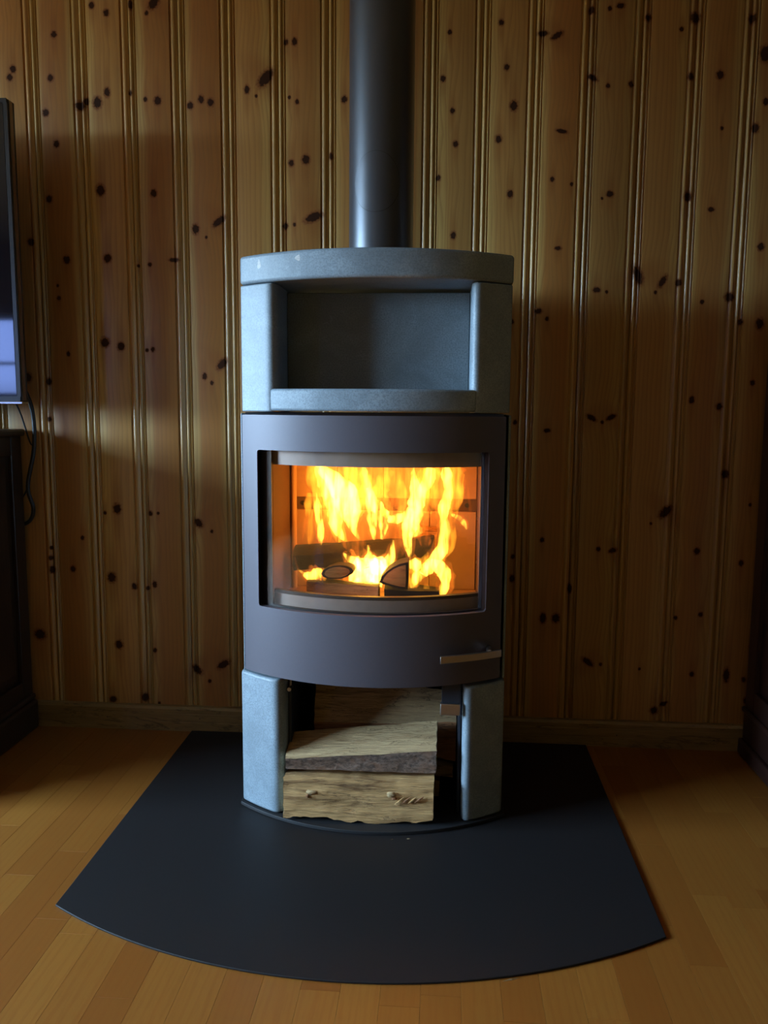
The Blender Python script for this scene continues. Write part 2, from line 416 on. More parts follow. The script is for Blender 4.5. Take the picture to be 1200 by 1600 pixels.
# ------------------------------------------------------------------ the room
PITCHX, X0 = 0.1362, -0.985
KNOTS = [
    (-1.046, 1.844, 0.0099, 0.0114), (-1.036, 1.865, 0.0099, 0.0114), (-0.917, 1.951, 0.0093, 0.0108), (-0.931, 1.84, 0.0099, 0.0114), (-0.949, 1.75, 0.0105, 0.012),
    (-0.922, 1.668, 0.0099, 0.0114), (-0.949, 1.523, 0.0105, 0.012), (-1.008, 1.408, 0.0105, 0.012), (-0.769, 2.002, 0.0094, 0.0108), (-0.809, 2.022, 0.0093, 0.0108),
    (-0.851, 1.767, 0.018, 0.0144), (-0.834, 1.778, 0.0099, 0.0114), (-0.802, 1.774, 0.0144, 0.018), (-0.774, 1.8, 0.0099, 0.0144), (-0.71, 1.798, 0.0063, 0.009),
    (-0.802, 1.545, 0.0144, 0.018), (-0.652, 1.535, 0.0108, 0.0124), (-0.638, 2.024, 0.018, 0.0216), (-0.658, 1.999, 0.0063, 0.0072), (-0.703, 2.021, 0.0076, 0.0136),
    (-0.668, 1.78, 0.0068, 0.0078), (-0.634, 1.776, 0.0117, 0.0135), (-0.544, 1.762, 0.0102, 0.0117), (-0.514, 1.777, 0.0099, 0.0126), (-0.488, 1.769, 0.0108, 0.0126),
    (-0.363, 1.783, 0.0045, 0.0052), (-0.337, 1.828, 0.027, 0.0342), (-0.388, 1.8, 0.009, 0.0126), (-0.281, 1.917, 0.0076, 0.0088), (-0.258, 1.918, 0.0085, 0.0119),
    (-0.273, 1.778, 0.0051, 0.0059), (-0.252, 1.766, 0.0068, 0.0078), (-0.125, 1.77, 0.0093, 0.0108), (-0.269, 1.609, 0.009, 0.0104), (-0.229, 1.618, 0.0126, 0.0145),
    (-0.161, 1.626, 0.0068, 0.0102), (-0.286, 1.445, 0.0085, 0.0119), (-0.261, 1.449, 0.0054, 0.0062), (-0.208, 1.468, 0.0306, 0.0198), (-0.536, 1.439, 0.0117, 0.0162),
    (-0.507, 1.417, 0.0045, 0.0052), (-0.471, 1.459, 0.018, 0.018), (-0.973, 1.022, 0.009, 0.0126), (-0.933, 1.254, 0.0067, 0.0076), (-0.906, 1.359, 0.0114, 0.0131),
    (-0.935, 1.289, 0.0045, 0.0052), (-0.788, 1.362, 0.0126, 0.0145), (-0.701, 1.342, 0.0048, 0.0055), (-0.668, 1.345, 0.0063, 0.0072), (-0.599, 1.357, 0.0162, 0.0072),
    (-0.804, 1.132, 0.0144, 0.0162), (-0.758, 1.121, 0.0124, 0.0142), (-0.683, 1.111, 0.0057, 0.0066), (-0.666, 1.113, 0.0072, 0.0083), (-0.519, 1.039, 0.0086, 0.0114),
    (-0.499, 1.021, 0.0063, 0.0072), (-0.469, 1.073, 0.0162, 0.0216), (-1.034, 1.033, 0.0133, 0.0152), (-0.978, 0.915, 0.0076, 0.0087), (-0.912, 1.1, 0.0063, 0.009),
    (-0.785, 0.659, 0.0133, 0.0171), (-0.822, 0.647, 0.0057, 0.0066), (-0.687, 0.647, 0.0076, 0.0087), (-0.664, 0.648, 0.0048, 0.0055), (-0.546, 0.622, 0.0152, 0.019),
    (-0.507, 0.598, 0.0054, 0.0062), (-0.892, 0.572, 0.0067, 0.0076), (-0.988, 0.54, 0.0057, 0.0066), (-0.991, 0.51, 0.0076, 0.0087), (-0.987, 0.475, 0.0114, 0.0131),
    (-0.924, 0.479, 0.0095, 0.0109), (-0.808, 0.456, 0.0152, 0.0175), (-0.741, 0.431, 0.0095, 0.0114), (-0.701, 0.426, 0.0066, 0.0076), (-0.68, 0.438, 0.0086, 0.0114),
    (-1.033, 0.279, 0.02, 0.018), (-0.793, 0.254, 0.0133, 0.0152), (-0.685, 0.24, 0.0076, 0.0087), (-0.559, 0.185, 0.019, 0.019), (-0.48, 0.203, 0.0228, 0.019),
    (-0.522, 0.151, 0.006, 0.0069), (-0.817, 0.086, 0.0133, 0.0114), (-0.719, 0.094, 0.0133, 0.0152), (-0.676, 0.079, 0.005, 0.0058), (0.153, 1.932, 0.0068, 0.0078),
    (0.286, 1.952, 0.008, 0.0092), (0.137, 1.817, 0.0085, 0.0098), (0.163, 1.736, 0.0077, 0.0088), (0.303, 1.842, 0.0085, 0.0098), (0.324, 1.746, 0.0119, 0.0153),
    (0.173, 1.652, 0.0085, 0.0098), (0.286, 1.663, 0.0102, 0.0117), (0.129, 1.566, 0.0077, 0.0088), (0.32, 1.523, 0.0094, 0.0119), (0.171, 1.417, 0.0085, 0.0119),
    (0.394, 1.923, 0.016, 0.008), (0.431, 1.917, 0.0153, 0.0119), (0.451, 1.68, 0.0204, 0.0068), (0.517, 1.977, 0.0096, 0.011), (0.563, 1.979, 0.0064, 0.0074),
    (0.59, 1.985, 0.0119, 0.0085), (0.526, 1.812, 0.0144, 0.0112), (0.566, 1.791, 0.0064, 0.0074), (0.625, 1.794, 0.008, 0.0092), (0.661, 1.955, 0.0096, 0.011),
    (0.78, 1.952, 0.0144, 0.0166), (0.746, 1.925, 0.0064, 0.0074), (0.776, 1.81, 0.0096, 0.011), (0.849, 1.812, 0.0112, 0.0128), (0.922, 1.947, 0.0112, 0.0144),
    (0.961, 1.86, 0.0192, 0.024), (0.968, 1.744, 0.0096, 0.011), (0.945, 1.68, 0.0112, 0.0144), (0.861, 1.681, 0.0051, 0.0059), (0.582, 1.52, 0.0112, 0.0096),
    (0.562, 1.509, 0.004, 0.0046), (0.43, 1.559, 0.0068, 0.0078), (0.451, 1.382, 0.0102, 0.0068), (0.784, 1.512, 0.0119, 0.0137), (0.845, 1.478, 0.0096, 0.0072),
    (0.978, 1.382, 0.0102, 0.0119), (0.481, 1.546, 0.0051, 0.0059), (0.334, 1.189, 0.0068, 0.0078), (0.404, 1.218, 0.0119, 0.0085), (0.428, 1.197, 0.006, 0.0068),
    (0.557, 1.273, 0.0119, 0.0085), (0.584, 1.268, 0.0048, 0.0055), (0.665, 1.311, 0.0187, 0.0306), (0.729, 1.294, 0.0102, 0.0204), (0.712, 1.266, 0.0051, 0.0059),
    (0.772, 1.291, 0.0096, 0.011), (0.835, 1.241, 0.0064, 0.0074), (0.906, 1.254, 0.0153, 0.0136), (0.938, 1.189, 0.008, 0.0092), (0.988, 1.184, 0.0119, 0.017),
    (0.35, 0.918, 0.0068, 0.0078), (0.438, 0.896, 0.0119, 0.0068), (0.557, 0.932, 0.017, 0.0102), (0.61, 0.934, 0.0162, 0.0108), (0.586, 0.92, 0.0054, 0.0062),
    (0.822, 0.982, 0.0085, 0.0119), (0.896, 0.965, 0.0102, 0.0117), (0.922, 0.782, 0.0119, 0.0136), (0.979, 1.029, 0.0077, 0.0088), (0.768, 0.676, 0.0187, 0.0238),
    (0.73, 0.643, 0.0043, 0.0049), (0.434, 0.591, 0.0072, 0.0083), (0.59, 0.568, 0.0072, 0.0083), (0.629, 0.565, 0.0136, 0.0085), (0.858, 0.568, 0.0099, 0.0114),
    (0.979, 0.537, 0.0085, 0.0102), (0.993, 0.699, 0.0051, 0.0059), (0.443, 0.367, 0.0108, 0.018), (0.479, 0.368, 0.0126, 0.0162), (0.353, 0.479, 0.0085, 0.0119),
    (0.354, 0.542, 0.0068, 0.0078), (0.515, 0.454, 0.0068, 0.017), (0.573, 0.243, 0.0198, 0.0126), (0.609, 0.237, 0.0054, 0.0062), (0.718, 0.227, 0.0043, 0.0049),
    (0.878, 0.389, 0.0072, 0.0083), (0.811, 0.378, 0.0059, 0.0068), (0.863, 0.217, 0.0077, 0.0088), (0.958, 0.216, 0.0102, 0.0238), (1.006, 0.205, 0.0072, 0.0083),
    (1.019, 0.145, 0.0119, 0.0119), (0.764, 0.106, 0.0126, 0.0126), (0.79, 0.126, 0.0126, 0.0072), (1.021, 0.301, 0.0072, 0.0108),
]

# knots cut at a slant: half length, half width, tilt in degrees (positive = rising to the right)
SLANT = {(-0.337, 1.828): (0.032, 0.016, 50), (-0.208, 1.468): (0.030, 0.014, 22), (-0.471, 1.459): (0.024, 0.011, 38), (-0.480, 0.203): (0.024, 0.012, 35), (-0.48, 0.203): (0.024, 0.012, 35),
         (-0.559, 0.185): (0.021, 0.012, -40), (-0.469, 1.073): (0.022, 0.012, 50), (0.768, 0.676): (0.025, 0.014, 45), (0.665, 1.311): (0.028, 0.013, -70), (0.729, 1.294): (0.021, 0.009, 60),
         (0.451, 1.68): (0.018, 0.006, -12), (0.431, 1.917): (0.020, 0.009, 30), (0.557, 0.932): (0.018, 0.008, -30), (0.61, 0.934): (0.017, 0.008, 28), (0.573, 0.243): (0.021, 0.010, -35),
         (-0.546, 0.622): (0.018, 0.012, -45), (0.629, 0.565): (0.014, 0.008, 20), (0.79, 0.126): (0.014, 0.007, 30), (-0.638, 2.024): (0.022, 0.014, 50), (0.526, 1.812): (0.016, 0.008, -30)}

def plank_profile():
    """half-round beads at both edges of a flat board; x across, y depth (0 = face, + into the wall)"""
    P = []
    h = PITCHX / 2
    def bead(a, b, top, dip, n=7):
        for i in range(n + 1):
            t = i / n
            P.append((a + (b - a) * t, top + (dip - top) * (1 - math.sin(math.pi * t))))
    # left edge: joint, bead, groove, small ridge, groove, flat
    bead(-h + 0.0008, -h + 0.0135, 0.000, 0.0055)
    bead(-h + 0.0145, -h + 0.0190, 0.001, 0.0050, 4)
    P.append((-h + 0.0205, 0.0045)); P.append((-h + 0.0222, 0.0004)); P.append((-h + 0.0245, 0.0))
    P.append((h - 0.0245, 0.0)); P.append((h - 0.0222, 0.0004)); P.append((h - 0.0205, 0.0050))
    bead(h - 0.0195, h - 0.0030, 0.0, 0.0050, 8)
    P.append((h - 0.0008, 0.0060))
    return P

def plank_mesh(z0, z1):
    P = plank_profile(); n = len(P)
    V = [(x, y, z0) for x, y in P] + [(x, y, z1) for x, y in P]
    F = [(i, i + 1, n + i + 1, n + i) for i in range(n - 1)]
    # closed back
    b = len(V)
    V += [(P[0][0], 0.014, z0), (P[-1][0], 0.014, z0), (P[0][0], 0.014, z1), (P[-1][0], 0.014, z1)]
    F += [(b + 1, b, b + 2, b + 3), (b, 0, n, b + 2), (n - 1, b + 1, b + 3, 2 * n - 1)]
    me = bpy.data.meshes.new('plank'); me.from_pydata(V, [], F)
    bm = bmesh.new(); bm.from_mesh(me); bmesh.ops.recalc_face_normals(bm, faces=bm.faces)
    s = sum((f.normal.y * f.calc_area() for f in bm.faces if f.calc_center_median().y < 0.006))
    if s > 0: bmesh.ops.reverse_faces(bm, faces=bm.faces)
    bm.to_mesh(me); bm.free()
    for p in me.polygons: p.use_smooth = True
    me.set_sharp_from_angle(angle=math.radians(45))
    return me

wall_back = tag(box('wall_back', (WALL_L - 0.1, WALL_R + 0.1, 0.0145, 0.12, -0.03, CEIL), M['sub']), 'knotty pine plank wall behind the stove', None, None, 'structure')
PM = plank_mesh(0.0, CEIL)
rnd = random.Random(5)
for n in range(-25, 36):
    xc = X0 + PITCHX * (n + 0.5)
    if xc < -2.6 or xc > 2.3: continue
    ks = []
    for kx, kz, rx, rz in KNOTS:
        if abs(kx - xc) < PITCHX / 2 + rx: ks.append((kx - xc, kz, *SLANT[(kx, kz)]) if (kx, kz) in SLANT else (kx - xc, kz, max(rx, 0.004), max(rz, 0.0045)))
    seen = n in range(-1, 15)
    for k in range(2 if seen else 6):
        ks.append((rnd.uniform(-0.05, 0.05), rnd.uniform(2.08, 2.4) if seen else rnd.uniform(0.2, 2.3), rnd.uniform(0.005, 0.011), rnd.uniform(0.006, 0.013)))
    mt = pine('varnished_pine_plank', 100 + n, ks, rnd.uniform(0.72, 0.97), rnd.uniform(-0.018, 0.018), rnd.uniform(0.45, 1.0))
    o = bpy.data.objects.new('plank', PM); COL.objects.link(o)
    if not PM.materials: PM.materials.append(mt)
    o.material_slots[0].link = 'OBJECT'; o.material_slots[0].material = mt
    o.location = (xc, 0, 0)
    adopt(o, wall_back)

# other walls: plain boards, with the window openings
def pierced(a0, a1, w):
    L = []
    A = [a0, w[0], w[1], a1]; Z = [-0.03, w[2], w[3], CEIL]
    for i in range(3):
        for k in range(3):
            if not (i == 1 and k == 1): L.append((A[i], A[i + 1], Z[k], Z[k + 1]))
    return L
tag(box('wall_left', [(WALL_L - 0.14, WALL_L, a, b, c, d) for a, b, c, d in pierced(WALL_F, 0.12, WIN_L)], M['sidewall']), 'pine clad side wall with a wide window', None, None, 'structure')
tag(box('wall_front', [(a, b, WALL_F - 0.14, WALL_F, c, d) for a, b, c, d in pierced(WALL_L - 0.1, WALL_R + 0.1, WIN_F)], M['sidewall']), 'pine clad wall facing the stove', None, None, 'structure')
tag(box('wall_right', (WALL_R, WALL_R + 0.1, WALL_F, 0.0, -0.03, CEIL), M['darkwall']), 'pine side wall darkened to cut bounced light', None, None, 'structure')
tag(box('ceiling', (WALL_L - 0.14, WALL_R + 0.1, WALL_F - 0.14, 0.12, CEIL, CEIL + 0.1), M['ceiling']), 'white painted ceiling', None, None, 'structure')
def window(name, w, label, place, cols, rail, glass):
    """place(a, b, d0, d1, z0, z1) turns wall coordinates into a box"""
    f = 0.045; a, b, c, d = w
    o = tag(box(name, [place(a, a + f, 0.03, 0.10, c, d), place(b - f, b, 0.03, 0.10, c, d), place(a + f, b - f, 0.03, 0.10, c, c + f), place(a + f, b - f, 0.03, 0.10, d - f, d)], M['white']), label, None, None, 'structure')
    zb = c + (d - c) * rail
    wd = (b - a - 2 * f) / cols
    for k in range(cols):
        p, q = a + f + k * wd, a + f + (k + 1) * wd
        box('pane', place(p, q, 0.066, 0.070, c + f, zb - 0.014), glass, o)
        box('pane', place(p, q, 0.066, 0.070, zb + 0.014, d - f), glass, o)
        if k: box('mullion', place(p - 0.025, p + 0.025, 0.04, 0.085, c + f, d - f), M['white'], o)
    box('glazing_bar', place(a + f, b - f, 0.045, 0.085, zb - 0.014, zb + 0.014), M['white'], o)
    box('window_sill', place(a - 0.03, b + 0.03, -0.03, 0.10, c - 0.025, c - 0.001), M['white'], o)
window('window_1', WIN_L, 'wide white framed window in the side wall', lambda a, b, p, q, c, d: (WALL_L - q, WALL_L - p, a, b, c, d), 3, 0.72, M['winglass'])
window('window_2', WIN_F, 'narrow white framed window in the wall facing the stove', lambda a, b, p, q, c, d: (a, b, WALL_F - q, WALL_F - p, c, d), 1, 0.42, M['dimglass'])

# floor: parquet strips, each its own piece
floor = tag(box('floor', (WALL_L - 0.1, WALL_R + 0.1, WALL_F - 0.1, 0.12, -0.06, -0.010), M['sub']), 'honey coloured wooden strip floor', None, None, 'structure')
SW = 0.0662
strips = []
rnd = random.Random(11)
n0 = int((WALL_L) / SW) - 1
for i in range(n0, int(WALL_R / SW) + 1):
    xc = 0.0327 + 0.0662 * i
    if xc < WALL_L + SW / 2 or xc > WALL_R - SW / 2: continue
    y = 0.0 + rnd.uniform(0.0, 0.4)
    while y > WALL_F:
        ln = rnd.choice((0.32, 0.40, 0.48, 0.56))
        strips.append((xc, y - ln / 2, ln)); y -= ln
def hidden(s):
    return abs(s[0]) < 0.53 and s[1] > -0.62
def score(s):
    if hidden(s): return 99
    return math.hypot((s[0] - 0.1), max(0, -1.1 - s[1]) * 2.2 + max(0, s[1] + 1.1) * 0.6)
strips.sort(key=score)
LM = {}
def strip_geo(ln):
    a, b, h = SW / 2 - 0.0001, ln / 2 - 0.0001, 0.0003
    V = [(-a, -b, -0.0098), (a, -b, -0.0098), (a, b, -0.0098), (-a, b, -0.0098), (-a, -b, -h), (a, -b, -h), (a, b, -h), (-a, b, -h),
         (-a + h, -b + h, 0), (a - h, -b + h, 0), (a - h, b - h, 0), (-a + h, b - h, 0)]
    F = [(8, 9, 10, 11)] + [(i, (i + 1) % 4, 4 + (i + 1) % 4, 4 + i) for i in range(4)] + [(4 + i, 4 + (i + 1) % 4, 8 + (i + 1) % 4, 8 + i) for i in range(4)]
    return V, F
for xc, yc, ln in strips[:300]:
    if ln not in LM:
        V, F = strip_geo(ln)
        me = bpy.data.meshes.new('floor_strip'); me.from_pydata(V, [], F); me.materials.append(M['floor']); LM[ln] = me
    o = bpy.data.objects.new('floor_strip', LM[ln]); COL.objects.link(o); o.location = (xc, min(yc, 0.12), 0); adopt(o, floor)
V, F = [], []
for xc, yc, ln in strips[300:]:
    v, f = strip_geo(ln); k = len(V)
    V += [(x + xc, y + yc, z) for x, y, z in v]; F += [tuple(k + q for q in g) for g in f]
tag(mesh_obj('floor_strip_field', V, F, M['floor'], floor), None, None, None, 'stuff')

# skirting board
def skirting(name, x0, x1):
    P = [(0.0, 0.0), (-0.0150, 0.0), (-0.0150, 0.026), (-0.0142, 0.0275), (-0.0150, 0.029), (-0.0150, 0.052), (-0.0142, 0.0535), (-0.0150, 0.055), (-0.0150, 0.066), (-0.0105, 0.0735), (0.0, 0.0755)]
    n = len(P)
    V = [(x0, y, z) for y, z in P] + [(x1, y, z) for y, z in P]
    F = [tuple(range(n)), tuple(range(2 * n - 1, n - 1, -1))] + [(i, n + i, n + (i + 1) % n, (i + 1) % n) for i in range(n)]
    return tag(mesh_obj(name, V, F, M['skirting']), 'grooved pine skirting board along the plank wall', None, None, 'structure')
sk = skirting('baseboard_back', -1.075, 1.025)
for px, pz in ((0.66, 0.035), (-0.55, 0.04), (-0.83, 0.036), (0.93, 0.03)):
    tube('nail', [(px, -0.0146, pz), (px, -0.0154, pz)], 0.0018, M['black'], sk, 8)

# ------------------------------------------------------------------ hearth plate
HW, HY, HC = 0.574, -0.876, -1.041
R_h = (HW ** 2 + (HY - HC) ** 2) / (2 * (HY - HC))
poly = [(HW, -0.017), (-HW, -0.017)]
a0 = math.asin(HW / R_h)
for i in range(49):
    a = -a0 + 2 * a0 * i / 48
    poly.append((R_h * math.sin(a), HC + R_h - R_h * math.cos(a)))
tag(prism('hearth_plate', poly, 0.0003, 0.0042, M['hearth'], bevel=0.0008, seg=1), 'charcoal steel hearth plate with a curved front under the stove', 'hearth plate')

# ------------------------------------------------------------------ the stove
ST = empty('wood_stove', (0, -0.35, 0.0042), 'soapstone and grey steel wood stove with curved glass door and fire', 'stove')
R, CY = 0.4847, -0.0743
BACK = -0.135
def fy(x, r=R): return CY - math.sqrt(max(r * r - x * x, 0))
def arc(x0, x1, n=24, r=R):
    a0, a1 = math.asin(max(-1, min(1, x0 / r))), math.asin(max(-1, min(1, x1 / r)))
    return [(r * math.sin(a0 + (a1 - a0) * i / n), CY - r * math.cos(a0 + (a1 - a0) * i / n)) for i in range(n + 1)]
def arc_block(name, x0, x1, z0, z1, back, mat, parent, bevel=0.004, n=28, r=R, seg=3):
    return prism(name, arc(x0, x1, n, r) + [(x1, back), (x0, back)], z0, z1, mat, parent, bevel=bevel, seg=seg)

slab = arc_block('top_slab', -0.3012, 0.3005, 1.2225, 1.2835, BACK, M['stone'], ST, 0.007, 36, seg=4)
for cx, cz, rx, rz in ((-0.2505, 1.2605, 0.0042, 0.010), (-0.158, 1.2665, 0.006, 0.006)):      # pale talc marks on the slab
    V = []; F = []
    for k in range(14):
        t = 2 * math.pi * k / 14; q = 1 + 0.2 * math.sin(3 * t + cx * 90)
        x = cx + rx * q * math.cos(t); V.append((x, fy(x, R + 0.0002), cz + rz * q * math.sin(t)))
    V.append((cx, fy(cx, R + 0.0003), cz)); F = [(k, (k + 1) % 14, 14) for k in range(14)]
    mesh_obj('pale_mark', V, F, soapstone('talc', (0.50, 0.50, 0.50)) if 'talc' not in bpy.data.materials else bpy.data.materials['talc'], slab)

def side_stone(name, s, xo, xf, xi, z0, z1, back, mat, bev):
    """stone with outer side xo, curved front to xf, rounded corner to the inner face xi (all positive), mirrored by s"""
    A = arc(xf, xo, 10)
    yf = fy(xf); rad = xf - xi
    pts = list(reversed(A))                      # from outer to xf
    for i in range(1, 7):
        t = i / 6 * math.pi / 2
        pts.append((xf - rad * math.sin(t), yf + rad * 0.95 * (1 - math.cos(t)) - 0.004 * math.sin(2 * t)))
    pts += [(xi, back), (xo, back)]
    return prism(name, [(s * x, y) for x, y in pts], z0, z1, mat, ST, bevel=bev, seg=3)
side_stone('upper_side_stone', -1, 0.3005, 0.2310, 0.2095, 0.9445, 1.2205, BACK, M['stone'], 0.003)
side_stone('upper_side_stone', 1, 0.2985, 0.2281, 0.2100, 0.9455, 1.2205, BACK, M['stone'], 0.003)
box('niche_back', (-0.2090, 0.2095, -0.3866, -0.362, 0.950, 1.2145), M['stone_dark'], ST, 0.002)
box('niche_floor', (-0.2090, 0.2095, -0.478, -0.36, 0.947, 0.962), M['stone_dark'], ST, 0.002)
sl = arc(-0.2275, 0.2255, 28)
prism('niche_sill', sl + [(x, y + 0.032) for x, y in reversed(arc(-0.2080, 0.2080, 28))], 0.9465, 0.9945, M['stone'], ST, bevel=0.006, seg=4)

# body shell behind the door
box('body_casing', [(-0.292, -0.280, -0.445, BACK + 0.01, 0.345, 0.942), (0.274, 0.286, -0.445, BACK + 0.01, 0.345, 0.942), (-0.292, 0.286, BACK, BACK + 0.012, 0.345, 0.942),
                    (-0.292, 0.286, -0.46, BACK, 0.932, 0.943), (-0.292, 0.286, -0.46, BACK, 0.345, 0.357)], M['navy'], ST)
box('side_panel', (-0.3065, -0.3015, -0.4475, BACK, 0.340, 0.9405), M['stone'], ST, 0.002)
box('side_panel', (0.2975, 0.3035, -0.4475, BACK, 0.338, 0.9405), M['stone'], ST, 0.002)

# curved plates with a window: rings between an inner and an outer rounded rectangle
def loop(x0, x1, z0, z1, r, ns=26, nc=6):
    P = []
    def side(a, b):
        for i in range(ns): P.append((a[0] + (b[0] - a[0]) * i / ns, a[1] + (b[1] - a[1]) * i / ns))
    def corner(cx, cz, t0):
        for i in range(nc): P.append((cx + r * math.cos(t0 + i / nc * math.pi / 2), cz + r * math.sin(t0 + i / nc * math.pi / 2)))
    side((x0 + r, z0), (x1 - r, z0)); corner(x1 - r, z0 + r, -math.pi / 2)
    side((x1, z0 + r), (x1, z1 - r)); corner(x1 - r, z1 - r, 0)
    side((x1 - r, z1), (x0 + r, z1)); corner(x0 + r, z1 - r, math.pi / 2)
    side((x0, z1 - r), (x0, z0 + r)); corner(x0 + r, z0 + r, math.pi)
    return P
def curved_ring(name, outer, inner, r_front, thick, mat, parent, bevel=0.0, rings=5):
    A, B = loop(*outer), loop(*inner); n = len(A)
    V, F = [], []
    for layer in (0, 1):
        rr = r_front - thick * layer
        for k in range(rings + 1):
            t = k / rings
            for (ax, az), (bx, bz) in zip(A, B):
                x = ax + (bx - ax) * t; z = az + (bz - az) * t
                V.append((x, fy(x, rr), z))
    L = (rings + 1) * n
    for k in range(rings):
        for i in range(n):
            j = (i + 1) % n
            F.append((k * n + i, k * n + j, (k + 1) * n + j, (k + 1) * n + i))
            F.append((L + k * n + i, L + (k + 1) * n + i, L + (k + 1) * n + j, L + k * n + j))
    for i in range(n):
        j = (i + 1) % n
        F.append((i, L + i, L + j, j))
        F.append((rings * n + i, rings * n + j, L + rings * n + j, L + rings * n + i))
    return mesh_obj(name, V, F, mat, parent, smooth=True, angle=50, bevel=0)
def curved_plate(name, x0, x1, z0, z1, r_front, thick, mat, parent, n=28, bevel=0.0):
    a = arc(x0, x1, n, r_front); b = list(reversed(arc(x0, x1, n, r_front - thick)))
    return prism(name, a + b, z0, z1, mat, parent, bevel=bevel)

door = curved_ring('door', (-0.3010, 0.2915, 0.3435, 0.9375, 0.003), (-0.2612, 0.2547, 0.5035, 0.8600, 0.006), R, 0.014, M['steel'], ST)
glass = curved_plate('door_glass', -0.270, 0.262, 0.496, 0.867, R - 0.0145, 0.004, M['glass'], door)
curved_ring('glass_seal', (-0.284, 0.274, 0.480, 0.885, 0.003), (-0.2300, 0.2385, 0.5060, 0.8800, 0.004), R - 0.0190, 0.010, M['black'], door)
# handle, a flat curved steel bar on one stub
ha = arc(0.1553, 0.2915, 12, R + 0.032); hb = list(reversed(arc(0.1553, 0.2915, 12, R + 0.024)))
handle = prism('door_handle', ha + hb, 0.4040, 0.4208, M['chrome'], door, bevel=0.0012)
tube('handle_stub', [(0.2640, fy(0.264, R + 0.026), 0.4170), (0.2640, fy(0.264, R - 0.004), 0.4170)], 0.0065, M['chrome'], handle, 12)

# firebox
FZ = 0.498
box('firebox_floor', (-0.236, 0.246, -0.480, -0.235, FZ - 0.02, FZ), M['lining'], ST)
for k in range(4):
    a = -0.228 + k * 0.1172
    box('back_brick', (a, a + 0.1160, -0.244, -0.215, FZ, 0.6975), M['lining'], ST, 0.002)
    box('back_brick', (a, a + 0.1160, -0.244, -0.215, 0.7290, 0.900), M['lining'], ST, 0.002)
box('air_slot_rail', (-0.228, 0.240, -0.238, -0.215, 0.6980, 0.7285), M['lining_groove'], ST)
for k in range(9):
    xk = -0.20 + k * 0.052
    tube('air_hole', [(xk, -0.2379, 0.7133), (xk, -0.2392, 0.7133)], 0.006, M['black'], ST, 10)
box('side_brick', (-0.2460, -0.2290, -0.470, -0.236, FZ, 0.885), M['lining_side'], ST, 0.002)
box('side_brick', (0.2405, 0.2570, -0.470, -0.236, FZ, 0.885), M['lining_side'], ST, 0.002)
tube('corner_post', [(-0.2195, -0.262, FZ), (-0.2195, -0.262, 0.885)], 0.0075, M['lining'], ST, 10)
for zz in (0.583, 0.690):
    tube('screw_head', [(0.2402, -0.31, zz), (0.2384, -0.31, zz)], 0.004, M['chrome'], ST, 8)
box('smoke_baffle', (-0.246, 0.256, -0.455, -0.235, 0.882, 0.898), M['lining'], ST)
curved_plate('air_deflector', -0.2400, 0.2450, 0.8265, 0.8800, R - 0.032, 0.006, M['iron'], ST)
curved_plate('log_guard', -0.2400, 0.2450, 0.4930, 0.5310, R - 0.034, 0.008, M['iron'], ST)
curved_plate('log_guard_rim', -0.2400, 0.2450, 0.5310, 0.5385, R - 0.036, 0.014, M['black'], ST)

# lower part: feet, wood store, base plate
side_stone('foot_stone', -1, 0.3140, 0.2265, 0.2000, 0.0128, 0.3365, -0.22, M['stone'], 0.006)
side_stone('foot_stone', 1, 0.3040, 0.2265, 0.2080, 0.0128, 0.3340, -0.22, M['stone'], 0.006)
prism('base_plate', arc(-0.318, 0.312, 40, R + 0.008) + [(0.312, -0.15), (-0.318, -0.15)], 0.0044, 0.0120, M['black'], ST, bevel=0.001, seg=1)
box('wood_store_lining', [(-0.198, -0.192, -0.46, -0.17, 0.012, 0.342), (0.199, 0.205, -0.46, -0.17, 0.012, 0.342), (-0.198, 0.205, -0.176, -0.17, 0.012, 0.342), (-0.198, 0.205, -0.47, -0.17, 0.338, 0.3425)], M['navy'], ST)
pin = tube('hinge_pin', [(-0.1935, -0.478, 0.3045), (-0.1935, -0.455, 0.3060)], 0.0048, M['chrome'], ST, 12)
tube('pin_stem', [(-0.1935, -0.462, 0.306), (-0.1925, -0.458, 0.338)], 0.0030, M['chrome'], pin, 8)
lev = box('air_lever', (0.1600, 0.2020, -0.499, -0.493, 0.285, 0.345), M['navy'], ST, 0.001)
box('lever_grip', (0.1570, 0.2020, -0.508, -0.490, 0.2665, 0.2930), M['chrome'], lev, 0.0012)

# ------------------------------------------------------------------ flue pipe
FX, FYY, FR = 0.0, -0.3053, 0.0752
FL = empty('flue_pipe', (FX, FYY, 1.2836), 'round dark grey steel flue pipe rising from the stove top', 'flue pipe')
def ring_cyl(name, r, z0, z1, mat, parent, n=64, cap=True):
    V = [(FX + r * math.cos(2 * math.pi * k / n), FYY + r * math.sin(2 * math.pi * k / n), z) for z in (z0, z1) for k in range(n)]
    F = [(k, (k + 1) % n, n + (k + 1) % n, n + k) for k in range(n)]
    if cap: F += [tuple(range(n - 1, -1, -1)), tuple(range(n, 2 * n))]
    return mesh_obj(name, V, F, mat, parent, smooth=True)
ring_cyl('pipe', FR, 1.2836, CEIL - 0.0005, M['pipe'], FL)
ring_cyl('ceiling_collar', FR + 0.035, CEIL - 0.012, CEIL - 0.0008, M['pipe'], FL)
